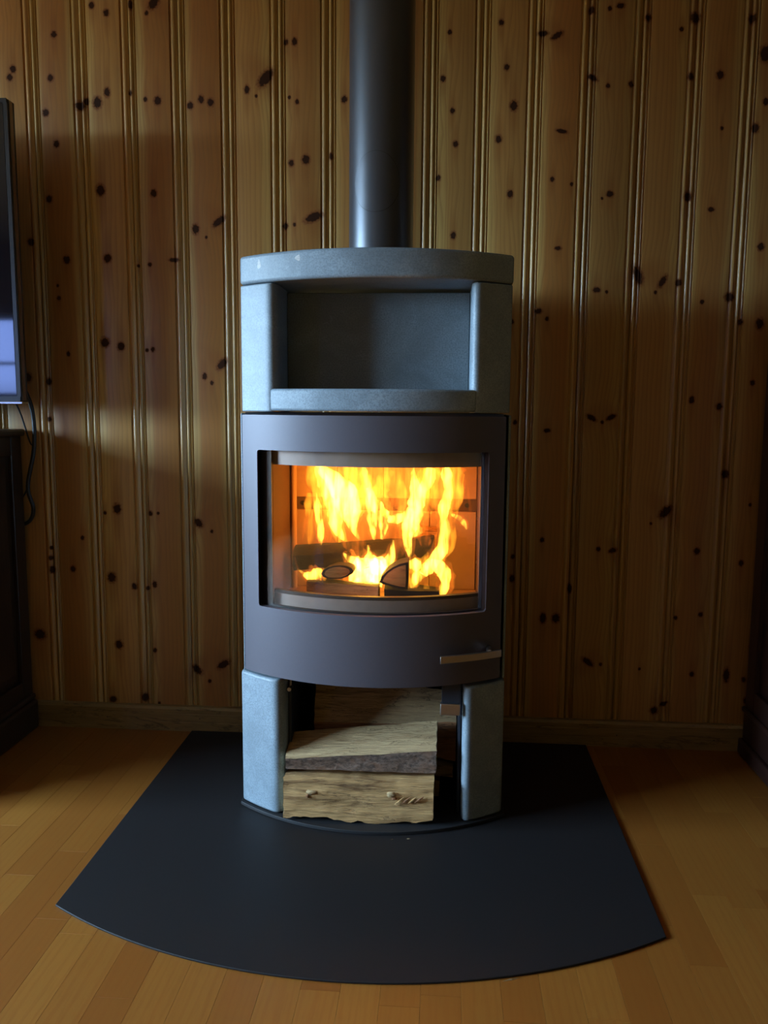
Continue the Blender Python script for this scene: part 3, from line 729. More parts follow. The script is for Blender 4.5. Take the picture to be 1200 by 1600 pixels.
# oval inspection cover: a shallow curved lid with a fine dark seam
def oval(name, rr, grow, mat, parent, edge):
    V, F = [], []
    cth, cz, ht, hz = -math.pi / 2 - 0.10, 1.4595, 0.74, 0.0655
    NR, NA = 6, 56
    for k in range(NR + 1):
        for i in range(NA):
            a = 2 * math.pi * i / NA; s = k / NR
            th = cth + (ht + grow / FR) * s * math.cos(a); z = cz + (hz + grow) * s * math.sin(a)
            V.append((FX + rr * math.cos(th), FYY + rr * math.sin(th), z))
    for i in range(NA):
        a = 2 * math.pi * i / NA
        th = cth + (ht + grow / FR) * math.cos(a); z = cz + (hz + grow) * math.sin(a)
        V.append((FX + (FR - 0.001) * math.cos(th), FYY + (FR - 0.001) * math.sin(th), z))
    for k in range(NR + 1):
        for i in range(NA):
            j = (i + 1) % NA
            F.append((k * NA + i, k * NA + j, (k + 1) * NA + j, (k + 1) * NA + i))
    return mesh_obj(name, V, F, mat, parent, smooth=True, angle=30)
cover = oval('inspection_cover', FR + 0.0009, 0.0, M['pipe'], FL, 0)
oval('cover_seam', FR + 0.0003, 0.0011, M['black'], cover, 0)

# ------------------------------------------------------------------ logs
def log(name, x0, x1, sec0, sec1, mats, side_mats, label, cat, group, seed, n=26, sub=4, amp=0.004, barks=(), endwob=0.003, sag=None, fibre=0.0008):
    """loft between two (y, z) sections; side_mats gives a material index for each side of the section; sides listed in barks become the bark part"""
    rnd = random.Random(seed); m_ = len(sec0)
    V, idx = [], {}
    K = m_ * sub
    for i in range(n + 1):
        t = i / n
        for s_ in range(m_):
            for q in range(sub):
                u = q / sub
                a0, b0 = sec0[s_], sec0[(s_ + 1) % m_]; a1, b1 = sec1[s_], sec1[(s_ + 1) % m_]
                y = (a0[0] + (b0[0] - a0[0]) * u) * (1 - t) + (a1[0] + (b1[0] - a1[0]) * u) * t
                z = (a0[1] + (b0[1] - a0[1]) * u) * (1 - t) + (a1[1] + (b1[1] - a1[1]) * u) * t
                x = x0 + (x1 - x0) * t
                p = Vector((x * 9 + seed, y * 45, z * 45))
                w = noise.noise(p) * amp + noise.noise(p * 2.7) * amp * 0.5
                fib = Vector((x * 5 + seed, y * 330, z * 330)); w += noise.noise(fib) * fibre; ww = noise.noise(fib + Vector((3, 9, 4))) * fibre
                w2 = ww + noise.noise(p + Vector((7, 3, 1))) * amp + noise.noise(p * 3.1 + Vector((2, 8, 5))) * amp * 0.5
                if sag: z += sag(t) * (1 if s_ == 0 else 0.25)
                ex = noise.noise(Vector((seed * 3.1, y * 60, z * 60))) * endwob if i in (0, n) else 0
                V.append((x + ex, y + w, z + w2))
    F, FM, BF = [], [], []
    for i in range(n):
        for k in range(K):
            f = (i * K + k, i * K + (k + 1) % K, (i + 1) * K + (k + 1) % K, (i + 1) * K + k)
            if k // sub in barks: BF.append(f)
            else: F.append(f); FM.append(side_mats[k // sub])
    for e in (0, n):
        c = len(V); V.append(tuple(sum(V[e * K + k][q] for k in range(K)) / K for q in range(3)))
        for k in range(K): F.append((e * K + k, e * K + (k + 1) % K, c)); FM.append(len(mats) - 1)
    def make(nm, faces, fm, mt, par):
        me = bpy.data.meshes.new(nm); used = sorted({q for f in faces for q in f}); mp = {q: i for i, q in enumerate(used)}
        me.from_pydata([V[q] for q in used], [], [tuple(mp[q] for q in f) for f in faces])
        for q in mt: me.materials.append(q)
        for p, k in zip(me.polygons, fm): p.material_index = k; p.use_smooth = True
        me.set_sharp_from_angle(angle=math.radians(38))
        o = bpy.data.objects.new(nm, me); COL.objects.link(o)
        return adopt(o, par)
    o = make(name, F, FM, mats, None); tag(o, label, cat, group)
    if BF: tag(make('bark', BF, [0] * len(BF), [M['char'] if 'burning' in name else M['bark']], o), 'dark bark side')
    return o
G = 'split logs in the wood store'
# the sections go front-bottom, front-top, back-top, back-bottom
front_log = log('firewood_log', -0.1985, 0.1452, [(-0.532, 0.0215), (-0.530, 0.1155), (-0.455, 0.1075), (-0.450, 0.020)], [(-0.530, 0.0205), (-0.528, 0.1165), (-0.450, 0.1115), (-0.445, 0.020)],
    [M['split'], M['endgrain']], [0, 0, 0, 0], 'pale split log lowest and foremost in the wood store', 'log', G, 3, amp=0.0034, n=44, sub=12, fibre=0.0022,
    sag=lambda t: -0.003 + 0.0055 * math.sin(t * 6.0 + 0.8) * (0.3 + t) + 0.007 * noise.noise(Vector((t * 7.0, 3.3, 1.0))) + 0.004 * noise.noise(Vector((t * 19.0, 1.3, 7.0))))
log('firewood_log', -0.1970, 0.1500, [(-0.505, 0.124), (-0.517, 0.1530), (-0.425, 0.1800), (-0.425, 0.122)], [(-0.500, 0.125), (-0.512, 0.1830), (-0.415, 0.2180), (-0.420, 0.124)],
    [M['split2'], M['split2'], M['endgrain']], [0, 0, 1, 1], 'wedge shaped log with bark front lying on the lowest log', 'log', G, 8, amp=0.0022, n=44, sub=10, fibre=0.0008, barks=(0,))
log('firewood_log', -0.150, 0.196, [(-0.392, 0.150), (-0.388, 0.192), (-0.335, 0.305), (-0.300, 0.250), (-0.31, 0.16)], [(-0.385, 0.105), (-0.392, 0.205), (-0.335, 0.262), (-0.300, 0.20), (-0.31, 0.115)],
    [M['redwood'], M['split3'], M['endgrain']], [0, 1, 1, 1, 1], 'big greyish log slanting at the back of the wood store', 'log', G, 21, amp=0.004, n=40, sub=8, fibre=0.0018)
log('firewood_log', -0.130, 0.190, [(-0.395, 0.085), (-0.392, 0.136), (-0.31, 0.140), (-0.305, 0.087)], [(-0.385, 0.062), (-0.395, 0.094), (-0.31, 0.096), (-0.30, 0.062)],
    [M['split3'], M['split3'], M['endgrain']], [0, 1, 1, 1], 'dim log wedged below the slanting log in the wood store', 'log', G, 33, amp=0.004)
log('firewood_log', -0.160, 0.158, [(-0.405, 0.0215), (-0.405, 0.078), (-0.31, 0.080), (-0.31, 0.0215)], [(-0.400, 0.0215), (-0.400, 0.058), (-0.31, 0.054), (-0.31, 0.0215)],
    [M['split3'], M['endgrain']], [0, 0, 0, 0], 'shaded log on the store floor behind the lowest log', 'log', G, 45, amp=0.002)

# knots and torn slivers on the face of the foremost log
def lump(name, cx, cz, rx, rz, h, mat, parent, seed, y=-0.5335):
    V, F, n = [], [], 12
    for ring, (s, d) in enumerate(((1.0, 0.0), (0.72, 0.6), (0.35, 1.0))):
        for k in range(n):
            a = 2 * math.pi * k / n; q = 1 + 0.35 * noise.noise(Vector((math.cos(a) * 1.3 + seed, math.sin(a) * 1.3, ring)))
            V.append((cx + rx * s * q * math.cos(a), y - h * d, cz + rz * s * q * math.sin(a)))
    V.append((cx, y - h * 0.8, cz))
    for r_ in range(2):
        for k in range(n): F.append((r_ * n + k, r_ * n + (k + 1) % n, (r_ + 1) * n + (k + 1) % n, (r_ + 1) * n + k))
    for k in range(n): F.append((2 * n + k, 2 * n + (k + 1) % n, 3 * n))
    mesh_obj(name, V, F, mat, parent, smooth=True)
lump('knot', -0.134, 0.0830, 0.014, 0.0055, 0.004, M['split2'], front_log, 1)
lump('knot', -0.142, 0.0735, 0.0045, 0.0050, 0.003, M['redwood'], front_log, 2)
lump('knot', 0.050, 0.0850, 0.012, 0.0070, 0.004, M['split2'], front_log, 3)
lump('knot', 0.056, 0.0760, 0.0065, 0.0045, 0.003, M['redwood'], front_log, 4)
for k in range(4):
    xk = 0.068 + k * 0.015
    tube('torn_sliver', [(xk - 0.010, -0.5335, 0.062 + k * 0.002), (xk, -0.5355, 0.071 + k * 0.002), (xk + 0.010, -0.5335, 0.080 + k * 0.001)], [0.0012, 0.0026, 0.0010], M['redwood'] if k % 2 else M['split'], front_log, 6)

# burning logs; those pointing at the glass are lofted along y
GB = 'logs burning in the firebox'
def round_sec(cy, cz, ry, rz, n=9, ph=0.0): return [(cy + ry * math.cos(ph - 2 * math.pi * k / n), cz + rz * math.sin(ph - 2 * math.pi * k / n)) for k in range(n)]
log('burning_log', -0.204, 0.135, round_sec(-0.330, 0.587, 0.036, 0.032), round_sec(-0.320, 0.616, 0.036, 0.032), [M['char'], M['ashwood']], [0] * 9, 'long charred log lying across the fire', 'log', GB, 51, amp=0.004, sub=2)
log('burning_log', -0.160, 0.008, [(-0.425, 0.506), (-0.425, 0.550), (-0.37, 0.548), (-0.365, 0.506)], [(-0.425, 0.506), (-0.425, 0.541), (-0.37, 0.540), (-0.365, 0.506)],
    [M['split'], M['char'], M['ashwood']], [0, 1, 1, 1], 'tan half burnt log on the firebox floor at the left', 'log', GB, 57, amp=0.003, sub=3)
log('burning_log', 0.022, 0.150, [(-0.425, 0.505), (-0.425, 0.536), (-0.37, 0.540), (-0.365, 0.505)], [(-0.420, 0.505), (-0.420, 0.530), (-0.37, 0.532), (-0.365, 0.505)],
    [M['char'], M['ashwood']], [0, 0, 0, 0], 'dark charred log on the firebox floor at the right', 'log', GB, 63, amp=0.003, sub=3)
def log_y(y0, y1, sec, rise, mats, label, seed, amp=0.002):
    """a log pointing at the glass: loft the (x, z) section along y, scorched end at the front"""
    m_ = len(sec); n = 14; V, F, FM = [], [], []
    for i in range(n + 1):
        t = i / n
        for x, z in sec:
            p = Vector((x * 50 + seed, t * 3, z * 50))
            V.append((x + noise.noise(p) * amp, y0 + (y1 - y0) * t, z + rise * t + noise.noise(p + Vector((5, 1, 9))) * amp))
    for i in range(n):
        for k in range(m_): F.append((i * m_ + k, i * m_ + (k + 1) % m_, (i + 1) * m_ + (k + 1) % m_, (i + 1) * m_ + k)); FM.append(0)
    cx = sum(s[0] for s in sec) / m_; cz = sum(s[1] for s in sec) / m_
    # charred rim around a scorched end face
    b = len(V); e0 = [(cx + (V[k][0] - cx) * 0.80, y0 - 0.002, cz + (V[k][2] - cz) * 0.80) for k in range(m_)]
    V += e0
    for k in range(m_): F.append((k, (k + 1) % m_, b + (k + 1) % m_, b + k)); FM.append(0)
    F.append(tuple(b + k for k in range(m_))); FM.append(1)
    F.append(tuple(n * m_ + k for k in range(m_))); FM.append(0)
    me = bpy.data.meshes.new('burning_log'); me.from_pydata(V, [], F)
    for q in mats: me.materials.append(q)
    for p, k in zip(me.polygons, FM): p.material_index = k; p.use_smooth = True
    me.set_sharp_from_angle(angle=math.radians(40))
    o = bpy.data.objects.new('burning_log', me); COL.objects.link(o)
    return tag(o, label, 'log', GB)
log_y(-0.440, -0.374, [(-0.086 + 0.037 * math.cos(2 * math.pi * k / 14), 0.5765 + 0.0165 * math.sin(2 * math.pi * k / 14) + 0.004 * math.cos(2 * math.pi * k / 14)) for k in range(14)], -0.005, [M['char'], M['scorched']], 'oval burning log pointing at the glass under the long charred log', 71)
log_y(-0.440, -0.372, [(0.0115, 0.5545), (0.016, 0.567), (0.027, 0.580), (0.042, 0.591), (0.058, 0.5985), (0.072, 0.6035), (0.0785, 0.604), (0.0790, 0.580), (0.0785, 0.558), (0.077, 0.5390), (0.060, 0.541), (0.040, 0.546), (0.022, 0.551)], 0.0, [M['char'], M['scorched']], 'wedge shaped burning log pointing at the glass', 74)
log('burning_log', 0.050, 0.142, [(-0.29, 0.600), (-0.29, 0.668), (-0.262, 0.674), (-0.255, 0.605)], [(-0.29, 0.597), (-0.29, 0.655), (-0.262, 0.660), (-0.255, 0.600)],
    [M['scorched'], M['char']], [0, 0, 1, 1], 'scorched upright log end leaning at the back right of the fire', 'log', GB, 77, amp=0.004, sub=3)

# ------------------------------------------------------------------ fire
FIRE = empty('fire', (0.0, -0.36, FZ), 'yellow and orange flames rising from the burning logs', 'fire')
FLAMES = [
('h',-0.36,[(-0.0423,0.6398,0.0018),(-0.0593,0.6736,0.0083),(-0.0679,0.7117,0.0196),(-0.0764,0.7454,0.0227),(-0.1018,0.7788,0.0165),(-0.1271,0.8036,0.0103),(-0.1398,0.8203,0.0066)]),
('h',-0.34,[(-0.0808,0.6358,0.0022),(-0.098,0.6614,0.0093),(-0.1066,0.7,0.0132),(-0.113,0.7342,0.0124),(-0.1258,0.7681,0.0124),(-0.1407,0.7977,0.0103),(-0.1513,0.823,0.0062)]),
('w',-0.3,[(-0.0746,0.5986,0.0022),(-0.0922,0.6292,0.0088),(-0.1076,0.6685,0.0132),(-0.1185,0.7122,0.0154),(-0.1447,0.7554,0.0176),(-0.1621,0.7856,0.0132),(-0.1707,0.8158,0.0066)]),
('h',-0.35,[(-0.0092,0.6388,0.0021),(-0.0111,0.6645,0.0066),(-0.0138,0.7029,0.0093),(-0.0204,0.741,0.0083),(-0.0269,0.7789,0.0058),(-0.0334,0.8083,0.0045),(-0.0356,0.8251,0.0031)]),
('h',-0.37,[(0.0114,0.6446,0.0021),(0.0154,0.6722,0.0083),(0.0152,0.6975,0.0113),(0.0025,0.7183,0.0113),(-0.0123,0.7391,0.0083),(-0.0208,0.7683,0.0052)]),
('h',-0.36,[(0.025,0.6921,0.0062),(0.046,0.6925,0.0075),(0.0669,0.7013,0.0066),(0.0793,0.7184,0.0041)]),
('w',-0.33,[(0.0315,0.6882,0.0066),(0.0163,0.718,0.0099),(0.0054,0.752,0.011),(0.0116,0.7862,0.0103),(0.0134,0.8201,0.0077)]),
('w',-0.32,[(0.0481,0.6871,0.0041),(0.0584,0.7261,0.0074),(0.0538,0.756,0.0083),(0.0471,0.7816,0.0066),(0.0425,0.8198,0.0055)]),
('h',-0.38,[(0.0809,0.582,0.0012),(0.078,0.6158,0.0041),(0.0726,0.6495,0.0093),(0.0785,0.679,0.0144),(0.0885,0.7085,0.0155),(0.0923,0.7377,0.0124),(0.0919,0.7667,0.0103),(0.0875,0.7915,0.0062),(0.0831,0.8162,0.0037)]),
('h',-0.36,[(0.0758,0.6548,0.0044),(0.1009,0.6638,0.0062),(0.0881,0.6848,0.0083),(0.0981,0.7229,0.0093),(0.1039,0.7566,0.0103),(0.1201,0.7861,0.0103),(0.1259,0.8153,0.0083)]),
('w',-0.31,[(0.1204,0.7,0.0062),(0.1241,0.7346,0.0132),(0.1151,0.7688,0.0176),(0.1231,0.8031,0.0154),(0.1228,0.8265,0.0103)]),
('h',-0.4,[(0.1519,0.501,0.0017),(0.1597,0.5287,0.0074),(0.1646,0.5541,0.0099),(0.1568,0.5791,0.0103),(0.136,0.5913,0.0103),(0.1196,0.5867,0.0074),(0.1075,0.5696,0.0041)]),
('h',-0.4,[(0.0831,0.5311,0.0017),(0.0952,0.5567,0.0083),(0.1156,0.5782,0.0113),(0.14,0.6039,0.0096),(0.1559,0.6334,0.0093),(0.1614,0.6709,0.0078),(0.1569,0.6998,0.0077),(0.1584,0.7287,0.0093),(0.168,0.7616,0.0083),(0.1633,0.7983,0.0083),(0.1608,0.8267,0.0052)]),
('w',-0.37,[(0.1481,0.5985,0.0041),(0.1705,0.6244,0.0075),(0.1783,0.6541,0.0066),(0.1757,0.6835,0.0062),(0.1751,0.717,0.0103),(0.1828,0.7505,0.0124),(0.1821,0.7878,0.0124),(0.1773,0.8249,0.0093)]),
('h',-0.38,[(0.2121,0.6731,0.001),(0.2043,0.6896,0.0045),(0.1877,0.7018,0.0041),(0.1752,0.7099,0.0017)]),
('s',-0.36,[(0.2154,0.6786,0.0012),(0.2209,0.7165,0.0033),(0.2139,0.7541,0.0041),(0.2028,0.7914,0.005),(0.198,0.8245,0.0041)]),
('h',-0.37,[(-0.0323,0.526,0.0124),(-0.0366,0.5431,0.0227),(-0.024,0.5606,0.0286),(-0.0071,0.5781,0.0248),(-0.0157,0.595,0.0124),(-0.0179,0.6121,0.0041),(-0.0222,0.629,0.0012)]),
('h',-0.37,[(0.0058,0.5312,0.0066),(-0.0006,0.5525,0.0186),(0.014,0.5743,0.0227),(0.0266,0.5874,0.0124),(0.0348,0.6089,0.0062),(0.0387,0.643,0.0017)]),
('h',-0.38,[(0.0274,0.5723,0.0062),(-0.0063,0.5801,0.0144),(-0.0442,0.5835,0.0124),(-0.0653,0.5959,0.0054),(-0.0801,0.6126,0.0017)]),
('h',-0.38,[(-0.0567,0.5362,0.0062),(-0.0398,0.5409,0.0103),(-0.0145,0.5372,0.0103),(0.0066,0.5377,0.0041)]),
('w',-0.39,[(0.0704,0.5158,0.0012),(0.0826,0.5416,0.0103),(0.0906,0.5672,0.0144),(0.0987,0.5843,0.0144),(0.1151,0.5973,0.0083),(0.1231,0.6185,0.0021)]),
('h',-0.39,[(0.0737,0.588,0.0062),(0.0903,0.5883,0.011),(0.1069,0.5908,0.0062)]),
('h',-0.4,[(-0.1259,0.5708,0.0044),(-0.1385,0.5641,0.0093),(-0.1554,0.5595,0.0088),(-0.1722,0.5612,0.0033),(-0.1891,0.5715,0.0013)]),
('w',-0.4,[(-0.1217,0.5772,0.0044),(-0.1301,0.5558,0.0083),(-0.1554,0.5531,0.0083),(-0.1639,0.5465,0.0022)]),
('w',-0.33,[(-0.1687,0.6194,0.0017),(-0.1665,0.6413,0.0066),(-0.1642,0.6804,0.0088),(-0.1662,0.715,0.0088),(-0.1682,0.7494,0.0041)]),
('h',-0.33,[(-0.1396,0.62,0.0018),(-0.1413,0.6418,0.0053),(-0.1447,0.6764,0.0057),(-0.1489,0.7153,0.0066),(-0.1553,0.7496,0.0044)]),
('s',-0.31,[(-0.1918,0.62,0.0013),(-0.1873,0.6509,0.0057),(-0.1805,0.6905,0.0079),(-0.176,0.7255,0.0088),(-0.1737,0.756,0.0044)]),
('s',-0.31,[(-0.126,0.6169,0.0013),(-0.1216,0.6522,0.011),(-0.1302,0.6958,0.0124),(-0.1476,0.7303,0.0132),(-0.1606,0.7605,0.0066)]),
('w',-0.4,[(0.026,0.4957,0.001),(0.0242,0.5085,0.0057),(0.0312,0.5235,0.0054),(0.0374,0.5321,0.0017)]),
('s',-0.4,[(0.0752,0.497,0.0017),(0.0792,0.5141,0.0083),(0.0872,0.5354,0.0103),(0.0952,0.5609,0.0083)]),
('w',-0.4,[(0.1333,0.5006,0.0008),(0.1288,0.5195,0.0044),(0.1204,0.532,0.005),(0.1222,0.5489,0.0041),(0.1281,0.5701,0.0021)]),
('w',-0.41,[(0.0607,0.5454,0.001),(0.071,0.5394,0.0033),(0.0835,0.5312,0.0029),(0.0916,0.5461,0.0021)]),
('s',-0.36,[(0.047,0.5859,0.0022),(0.0531,0.6118,0.011),(0.0507,0.6416,0.0132),(0.0546,0.6714,0.0132),(0.0627,0.7054,0.0083)]),
('s',-0.36,[(0.1184,0.6131,0.0021),(0.1138,0.6386,0.0132),(0.1093,0.664,0.0144),(0.1173,0.6895,0.0124),(0.1334,0.7277,0.0088)]),
('s',-0.35,[(-0.0175,0.5913,0.0022),(-0.0134,0.6173,0.0044),(-0.0219,0.6257,0.0021)]),
('s',-0.29,[(-0.1287,0.68,0.0088),(-0.1155,0.7286,0.0352),(-0.1155,0.768,0.0484),(-0.1199,0.7984,0.0528),(-0.1242,0.8222,0.044)]),
('s',-0.29,[(-0.0322,0.6948,0.0088),(-0.0324,0.7386,0.044),(-0.0282,0.7736,0.0506),(-0.0284,0.8039,0.0506),(-0.0285,0.8234,0.044)]),
('s',-0.29,[(0.0725,0.6835,0.0088),(0.0633,0.727,0.044),(0.0586,0.7661,0.0528),(0.0625,0.8008,0.0528),(0.0623,0.8245,0.044)]),
('s',-0.29,[(0.1548,0.6849,0.0083),(0.1584,0.7242,0.0352),(0.1535,0.7631,0.0413),(0.1486,0.7976,0.0462),(0.1482,0.8256,0.0371)]),
('w',-0.31,[(-0.0606,0.6839,0.0066),(-0.0521,0.7231,0.0198),(-0.0479,0.7578,0.0242),(-0.0609,0.7878,0.0186),(-0.0696,0.8177,0.0124)]),
('s',-0.38,[(-0.057,0.6131,0.0022),(-0.0654,0.6299,0.0124),(-0.0739,0.6636,0.0144),(-0.0823,0.7056,0.0124),(-0.0949,0.7389,0.0083)]),
('s',-0.38,[(-0.0443,0.5963,0.0022),(-0.0485,0.6175,0.0165),(-0.0402,0.6388,0.0144),(-0.0319,0.6643,0.0103),(-0.0279,0.6897,0.0066)]),
('s',-0.38,[(-0.1967,0.6016,0.0012),(-0.1905,0.5761,0.0029),(-0.1672,0.5508,0.0031),(-0.1374,0.5515,0.0018)])
]
fm = {'o': M['flame_halo'], 'h': M['flame_hot'], 'w': M['flame_warm'], 's': M['flame_soft']}
def flame(kind, y, pts, seed):
    P = []
    for i in range(len(pts) - 1):                                  # smooth path
        p = [Vector(pts[max(0, min(len(pts) - 1, i + d))]) for d in (-1, 0, 1, 2)]
        for k in range(4):
            t = k / 4
            P.append(0.5 * ((2 * p[1]) + (p[2] - p[0]) * t + (2 * p[0] - 5 * p[1] + 4 * p[2] - p[3]) * t * t + (3 * p[1] - p[0] - 3 * p[2] + p[3]) * t ** 3))
    P.append(Vector(pts[-1]))
    V, F, NS = [], [], 14
    flat = {'o': 0.6, 'h': 0.55, 'w': 0.5, 's': 0.35}[kind]
    for i, q in enumerate(P):
        d = P[min(i + 1, len(P) - 1)] - P[max(i - 1, 0)]
        d = Vector((d.x, 0, d.y)).normalized(); side = Vector((d.z, 0, -d.x))
        w = max(q.z * {'o': 1.0, 'h': 1.45, 'w': 1.7, 's': 1.15}[kind] * (1 + 0.35 * noise.noise(Vector((seed * 2.3, i * 0.5, 4)))), 0.0008)
        yy = y + 0.018 * noise.noise(Vector((seed * 1.7, i * 0.22, 0)))
        for k in range(NS):
            a = 2 * math.pi * k / NS
            rr = 1 + 0.22 * noise.noise(Vector((math.cos(a) * 0.9 + seed, math.sin(a) * 0.9, i * 0.35)))
            z_ = min(q.y + side.z * w * math.cos(a) * rr, 0.878)
            V.append((q.x + side.x * w * math.cos(a) * rr, yy + w * flat * math.sin(a) * rr, z_))
    for i in range(len(P) - 1):
        for k in range(NS):
            F.append((i * NS + k, i * NS + (k + 1) % NS, (i + 1) * NS + (k + 1) % NS, (i + 1) * NS + k))
    F.append(tuple(range(NS - 1, -1, -1))); F.append(tuple((len(P) - 1) * NS + k for k in range(NS)))
    mesh_obj('flame', V, F, fm[kind], FIRE, smooth=True)
for i, (kind, y, pts) in enumerate(FLAMES):
    flame(kind, y, pts, i)
    if kind == 'h':                                                 # the paler sheath round a bright tongue
        flame('o', y + 0.004, [(x, z, w * 2.1 + 0.003) for x, z, w in pts], i + 70)
FIRE_LIGHTS = [(-0.08, -0.36, 0.70, 0.7), (0.08, -0.37, 0.70, 0.7), (0.0, -0.440, 0.625, 0.45)]
for x, y, z, w in FIRE_LIGHTS:
    ld = bpy.data.lights.new('fire_glow', 'POINT'); ld.energy = w; ld.color = (1.0, 0.22, 0.05); ld.shadow_soft_size = 0.05
    lo = bpy.data.objects.new('fire_glow', ld); lo.location = (x, y, z); COL.objects.link(lo); adopt(lo, FIRE)

# ------------------------------------------------------------------ left cabinet, television, cords
CB = empty('sideboard', (-1.5, -0.28, 0.0), 'dark stained wooden sideboard with panelled end left of the stove', 'sideboard')
CX0, CX1, CF, CBK = -2.02, -1.052, -0.52, -0.022
box('body', (CX0, CX1 - 0.012, CF + 0.012, CBK, 0.10, 0.868), M['mahogany'], CB)
def frame_x(name, xa, xb, y0, y1, z0, z1, s, mat, parent):
    box(name, [(xa, xb, y0, y0 + s, z0, z1), (xa, xb, y1 - s, y1, z0, z1), (xa, xb, y0 + s, y1 - s, z0, z0 + s), (xa, xb, y0 + s, y1 - s, z1 - s, z1)], mat, parent, 0.003)
frame_x('end_frame', CX1 - 0.013, CX1, CF + 0.012, CBK, 0.10, 0.868, 0.055, M['mahogany'], CB)
def raised_panel(name, x, y0, y1, z0, z1, mat, parent):
    V = [(x, y0, z0), (x, y1, z0), (x, y1, z1), (x, y0, z1)]
    b = 0.035
    V += [(x + 0.008, y0 + b, z0 + b), (x + 0.008, y1 - b, z0 + b), (x + 0.008, y1 - b, z1 - b), (x + 0.008, y0 + b, z1 - b)]
    return mesh_obj(name, V, [(0, 1, 5, 4), (1, 2, 6, 5), (2, 3, 7, 6), (3, 0, 4, 7), (4, 5, 6, 7), (3, 2, 1, 0)], mat, parent)
raised_panel('end_panel', CX1 - 0.0115, CF + 0.067, CBK - 0.055, 0.155, 0.813, M['mahogany'], CB)
box('top', (CX0 - 0.012, CX1 + 0.012, CF - 0.012, CBK + 0.004, 0.868, 0.887), M['mahogany'], CB, 0.005)
box('plinth', (CX0 - 0.008, CX1 + 0.016, CF - 0.010, CBK + 0.002, 0.0005, 0.090), M['mahogany'], CB, 0.010, 3)
box('plinth_moulding', (CX0 - 0.004, CX1 + 0.009, CF - 0.005, CBK + 0.002, 0.090, 0.106), M['mahogany'], CB, 0.006, 3)
for k in range(2):
    xa = CX0 + 0.01 + k * 0.475; xb = xa + 0.465
    d = box('cupboard_door', (xa, xb, CF, CF + 0.011, 0.115, 0.855), M['mahogany'], CB, 0.003)
    box('door_panel', (xa + 0.06, xb - 0.06, CF - 0.006, CF + 0.002, 0.175, 0.795), M['mahogany'], d, 0.005)
    tube('knob', [((xb - 0.03) if k == 0 else (xa + 0.03), CF - 0.024, 0.5), ((xb - 0.03) if k == 0 else (xa + 0.03), CF, 0.5)], [0.012, 0.006], M['edge'], d, 12)

TV = empty('television', (-1.55, -0.22, 0.888), 'flat black television with glossy screen at the left edge', 'television')
T1, T0, TY = -0.934, -2.16, -0.232
box('housing', (T0, T1, TY + 0.002, TY + 0.036, 0.962, 1.706), M['bezel'], TV, 0.003)
box('wood_reflection_strip', (T1 - 0.002, T1 + 0.0025, TY + 0.006, TY + 0.020, 0.966, 1.702), M['edge'], TV)  # side strip painted with the wood it reflects
box('screen', (T0 + 0.012, T1 - 0.012, TY - 0.0005, TY + 0.003, 0.978, 1.694), M['screen'], TV)
box('bezel_trim', [(T0, T1 - 0.002, TY - 0.002, TY + 0.003, 0.962, 0.976), (T0, T1 - 0.002, TY - 0.002, TY + 0.003, 1.696, 1.706), (T1 - 0.010, T1, TY - 0.002, TY + 0.003, 0.976, 1.696), (T0, T0 + 0.010, TY - 0.002, TY + 0.003, 0.976, 1.696)], M['bezel'], TV)
box('bottom_trim', (T0 + 0.01, T1 + 0.004, TY - 0.004, TY + 0.03, 0.957, 0.964), M['silver'], TV, 0.0015)
stand = box('stand_foot', (-1.82, -1.28, -0.34, -0.10, 0.8875, 0.900), M['bezel'], TV, 0.004)
box('stand_neck', (-1.62, -1.48, -0.215, -0.185, 0.898, 0.985), M['bezel'], stand, 0.004)
tag(tube('power_cord', [(-1.10, -0.16, 1.12), (-1.06, -0.10, 1.09), (-1.0302, -0.055, 1.022), (-1.0007, -0.050, 0.942), (-1.0000, -0.05, 0.8346), (-1.0263, -0.045, 0.7252), (-1.0205, -0.03, 0.661), (-1.040, -0.016, 0.622), (-1.075, -0.011, 0.605)], 0.0058, M['cord']), 'thick black cord hanging behind the sideboard from the television', 'cord')
tag(tube('aerial_cord', [(-1.06, -0.17, 1.01), (-1.050, -0.12, 0.985), (-1.043, -0.055, 0.958), (-1.0144, -0.045, 0.8525), (-1.0080, -0.040, 0.834), (-1.034, -0.030, 0.726), (-1.060, -0.012, 0.690)], 0.0024, M['cord']), 'thin black cord hanging beside the thick cord', 'cord')

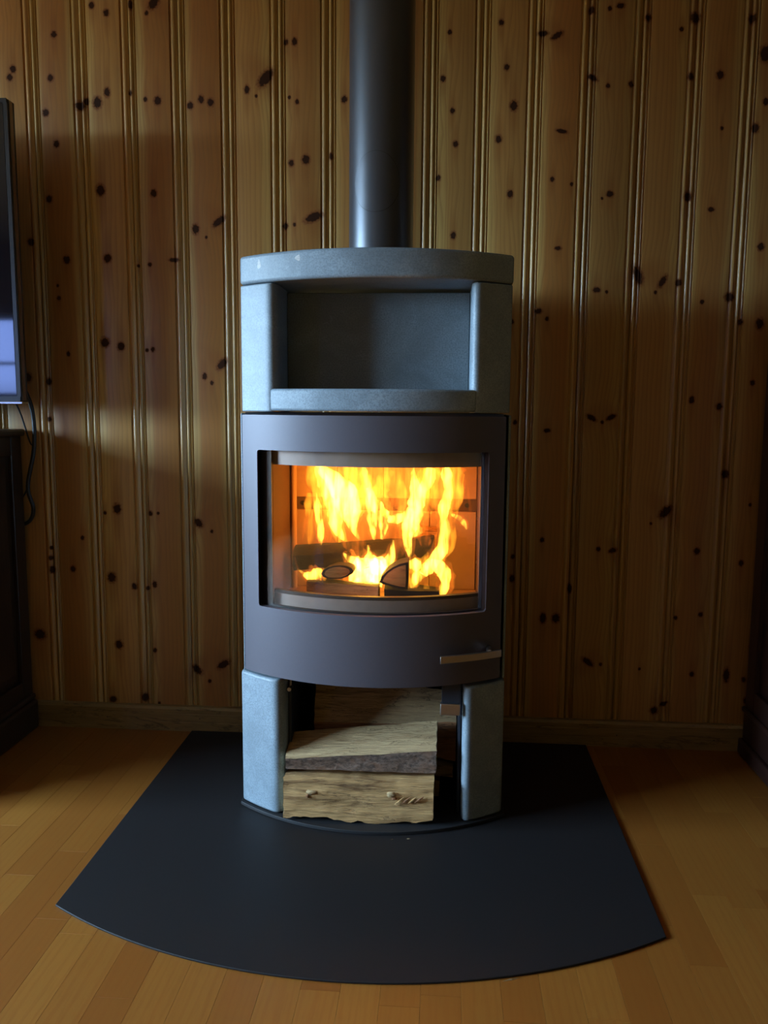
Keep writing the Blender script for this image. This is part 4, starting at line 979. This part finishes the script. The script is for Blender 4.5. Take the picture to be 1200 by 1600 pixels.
# ------------------------------------------------------------------ right cabinet
RC = empty('tall_cabinet', (1.3, -0.3, 0.0), 'tall red-brown wooden cabinet at the right edge', 'cabinet')
RX, RX1, RB, RF = 1.006, 1.62, -0.022, -0.56
box('body', (RX + 0.012, RX1, RF + 0.012, RB, 0.10, 2.02), M['rosewood'], RC)
frame_x('side_frame', RX, RX + 0.013, RF + 0.012, RB, 0.135, 2.02, 0.06, M['rosewood'], RC)
box('plinth', (RX - 0.014, RX1 + 0.01, RF - 0.01, RB + 0.002, 0.0005, 0.045), M['rosewood'], RC, 0.006, 3)
box('plinth_band', (RX - 0.002, RX1 + 0.004, RF, RB, 0.045, 0.122), M['rosewood'], RC, 0.003)
box('plinth_moulding', (RX - 0.009, RX1 + 0.006, RF - 0.006, RB + 0.002, 0.122, 0.137), M['rosewood'], RC, 0.005, 3)
box('cornice', (RX - 0.02, RX1 + 0.02, RF - 0.02, RB + 0.002, 2.02, 2.07), M['rosewood'], RC, 0.012, 3)
for k in range(2):
    xa = RX + 0.02 + k * 0.295
    d = box('cupboard_door', (xa, xa + 0.29, RF, RF + 0.011, 0.145, 2.0), M['rosewood'], RC, 0.003)
    box('door_panel', (xa + 0.05, xa + 0.24, RF - 0.006, RF + 0.002, 0.21, 1.93), M['rosewood'], d, 0.005)
    tube('knob', [(xa + (0.27 if k == 0 else 0.02), RF - 0.022, 1.0), (xa + (0.27 if k == 0 else 0.02), RF, 1.0)], [0.011, 0.006], M['edge'], d, 12)

# ------------------------------------------------------------------ bits of wood on the floor
def chip(name, a, b, w, h, mat, label, lift):
    a, b = Vector(a), Vector(b); d = (b - a); s = Vector((-d.y, d.x, 0)).normalized() * w
    mid = (a + b) * 0.5 + Vector((0, 0, h))
    V = [a, (a * 0.6 + b * 0.4) + s, b, (a * 0.5 + b * 0.5) - s, mid + s * 0.2]
    V = [Vector((v.x, v.y, v.z + lift)) for v in V]
    tag(mesh_obj(name, V, [(0, 1, 4), (1, 2, 4), (2, 3, 4), (3, 0, 4), (0, 3, 2, 1)], mat), label, 'splinter')
chip('wood_splinter', (0.268, -1.014, 0), (0.298, -1.003, 0), 0.0016, 0.0022, M['split2'], 'pale wood splinter on the floor at the hearth plate edge', 0.0002)
chip('wood_splinter', (0.052, -0.583, 0.0042), (0.058, -0.580, 0.0042), 0.0012, 0.0012, M['split2'], 'tiny pale wood crumb on the hearth plate before the lowest log', 0.0001)
chip('wood_splinter', (0.086, -0.577, 0.0042), (0.096, -0.575, 0.0042), 0.0014, 0.0014, M['split2'], 'tiny pale wood sliver on the hearth plate right of the crumb', 0.0001)
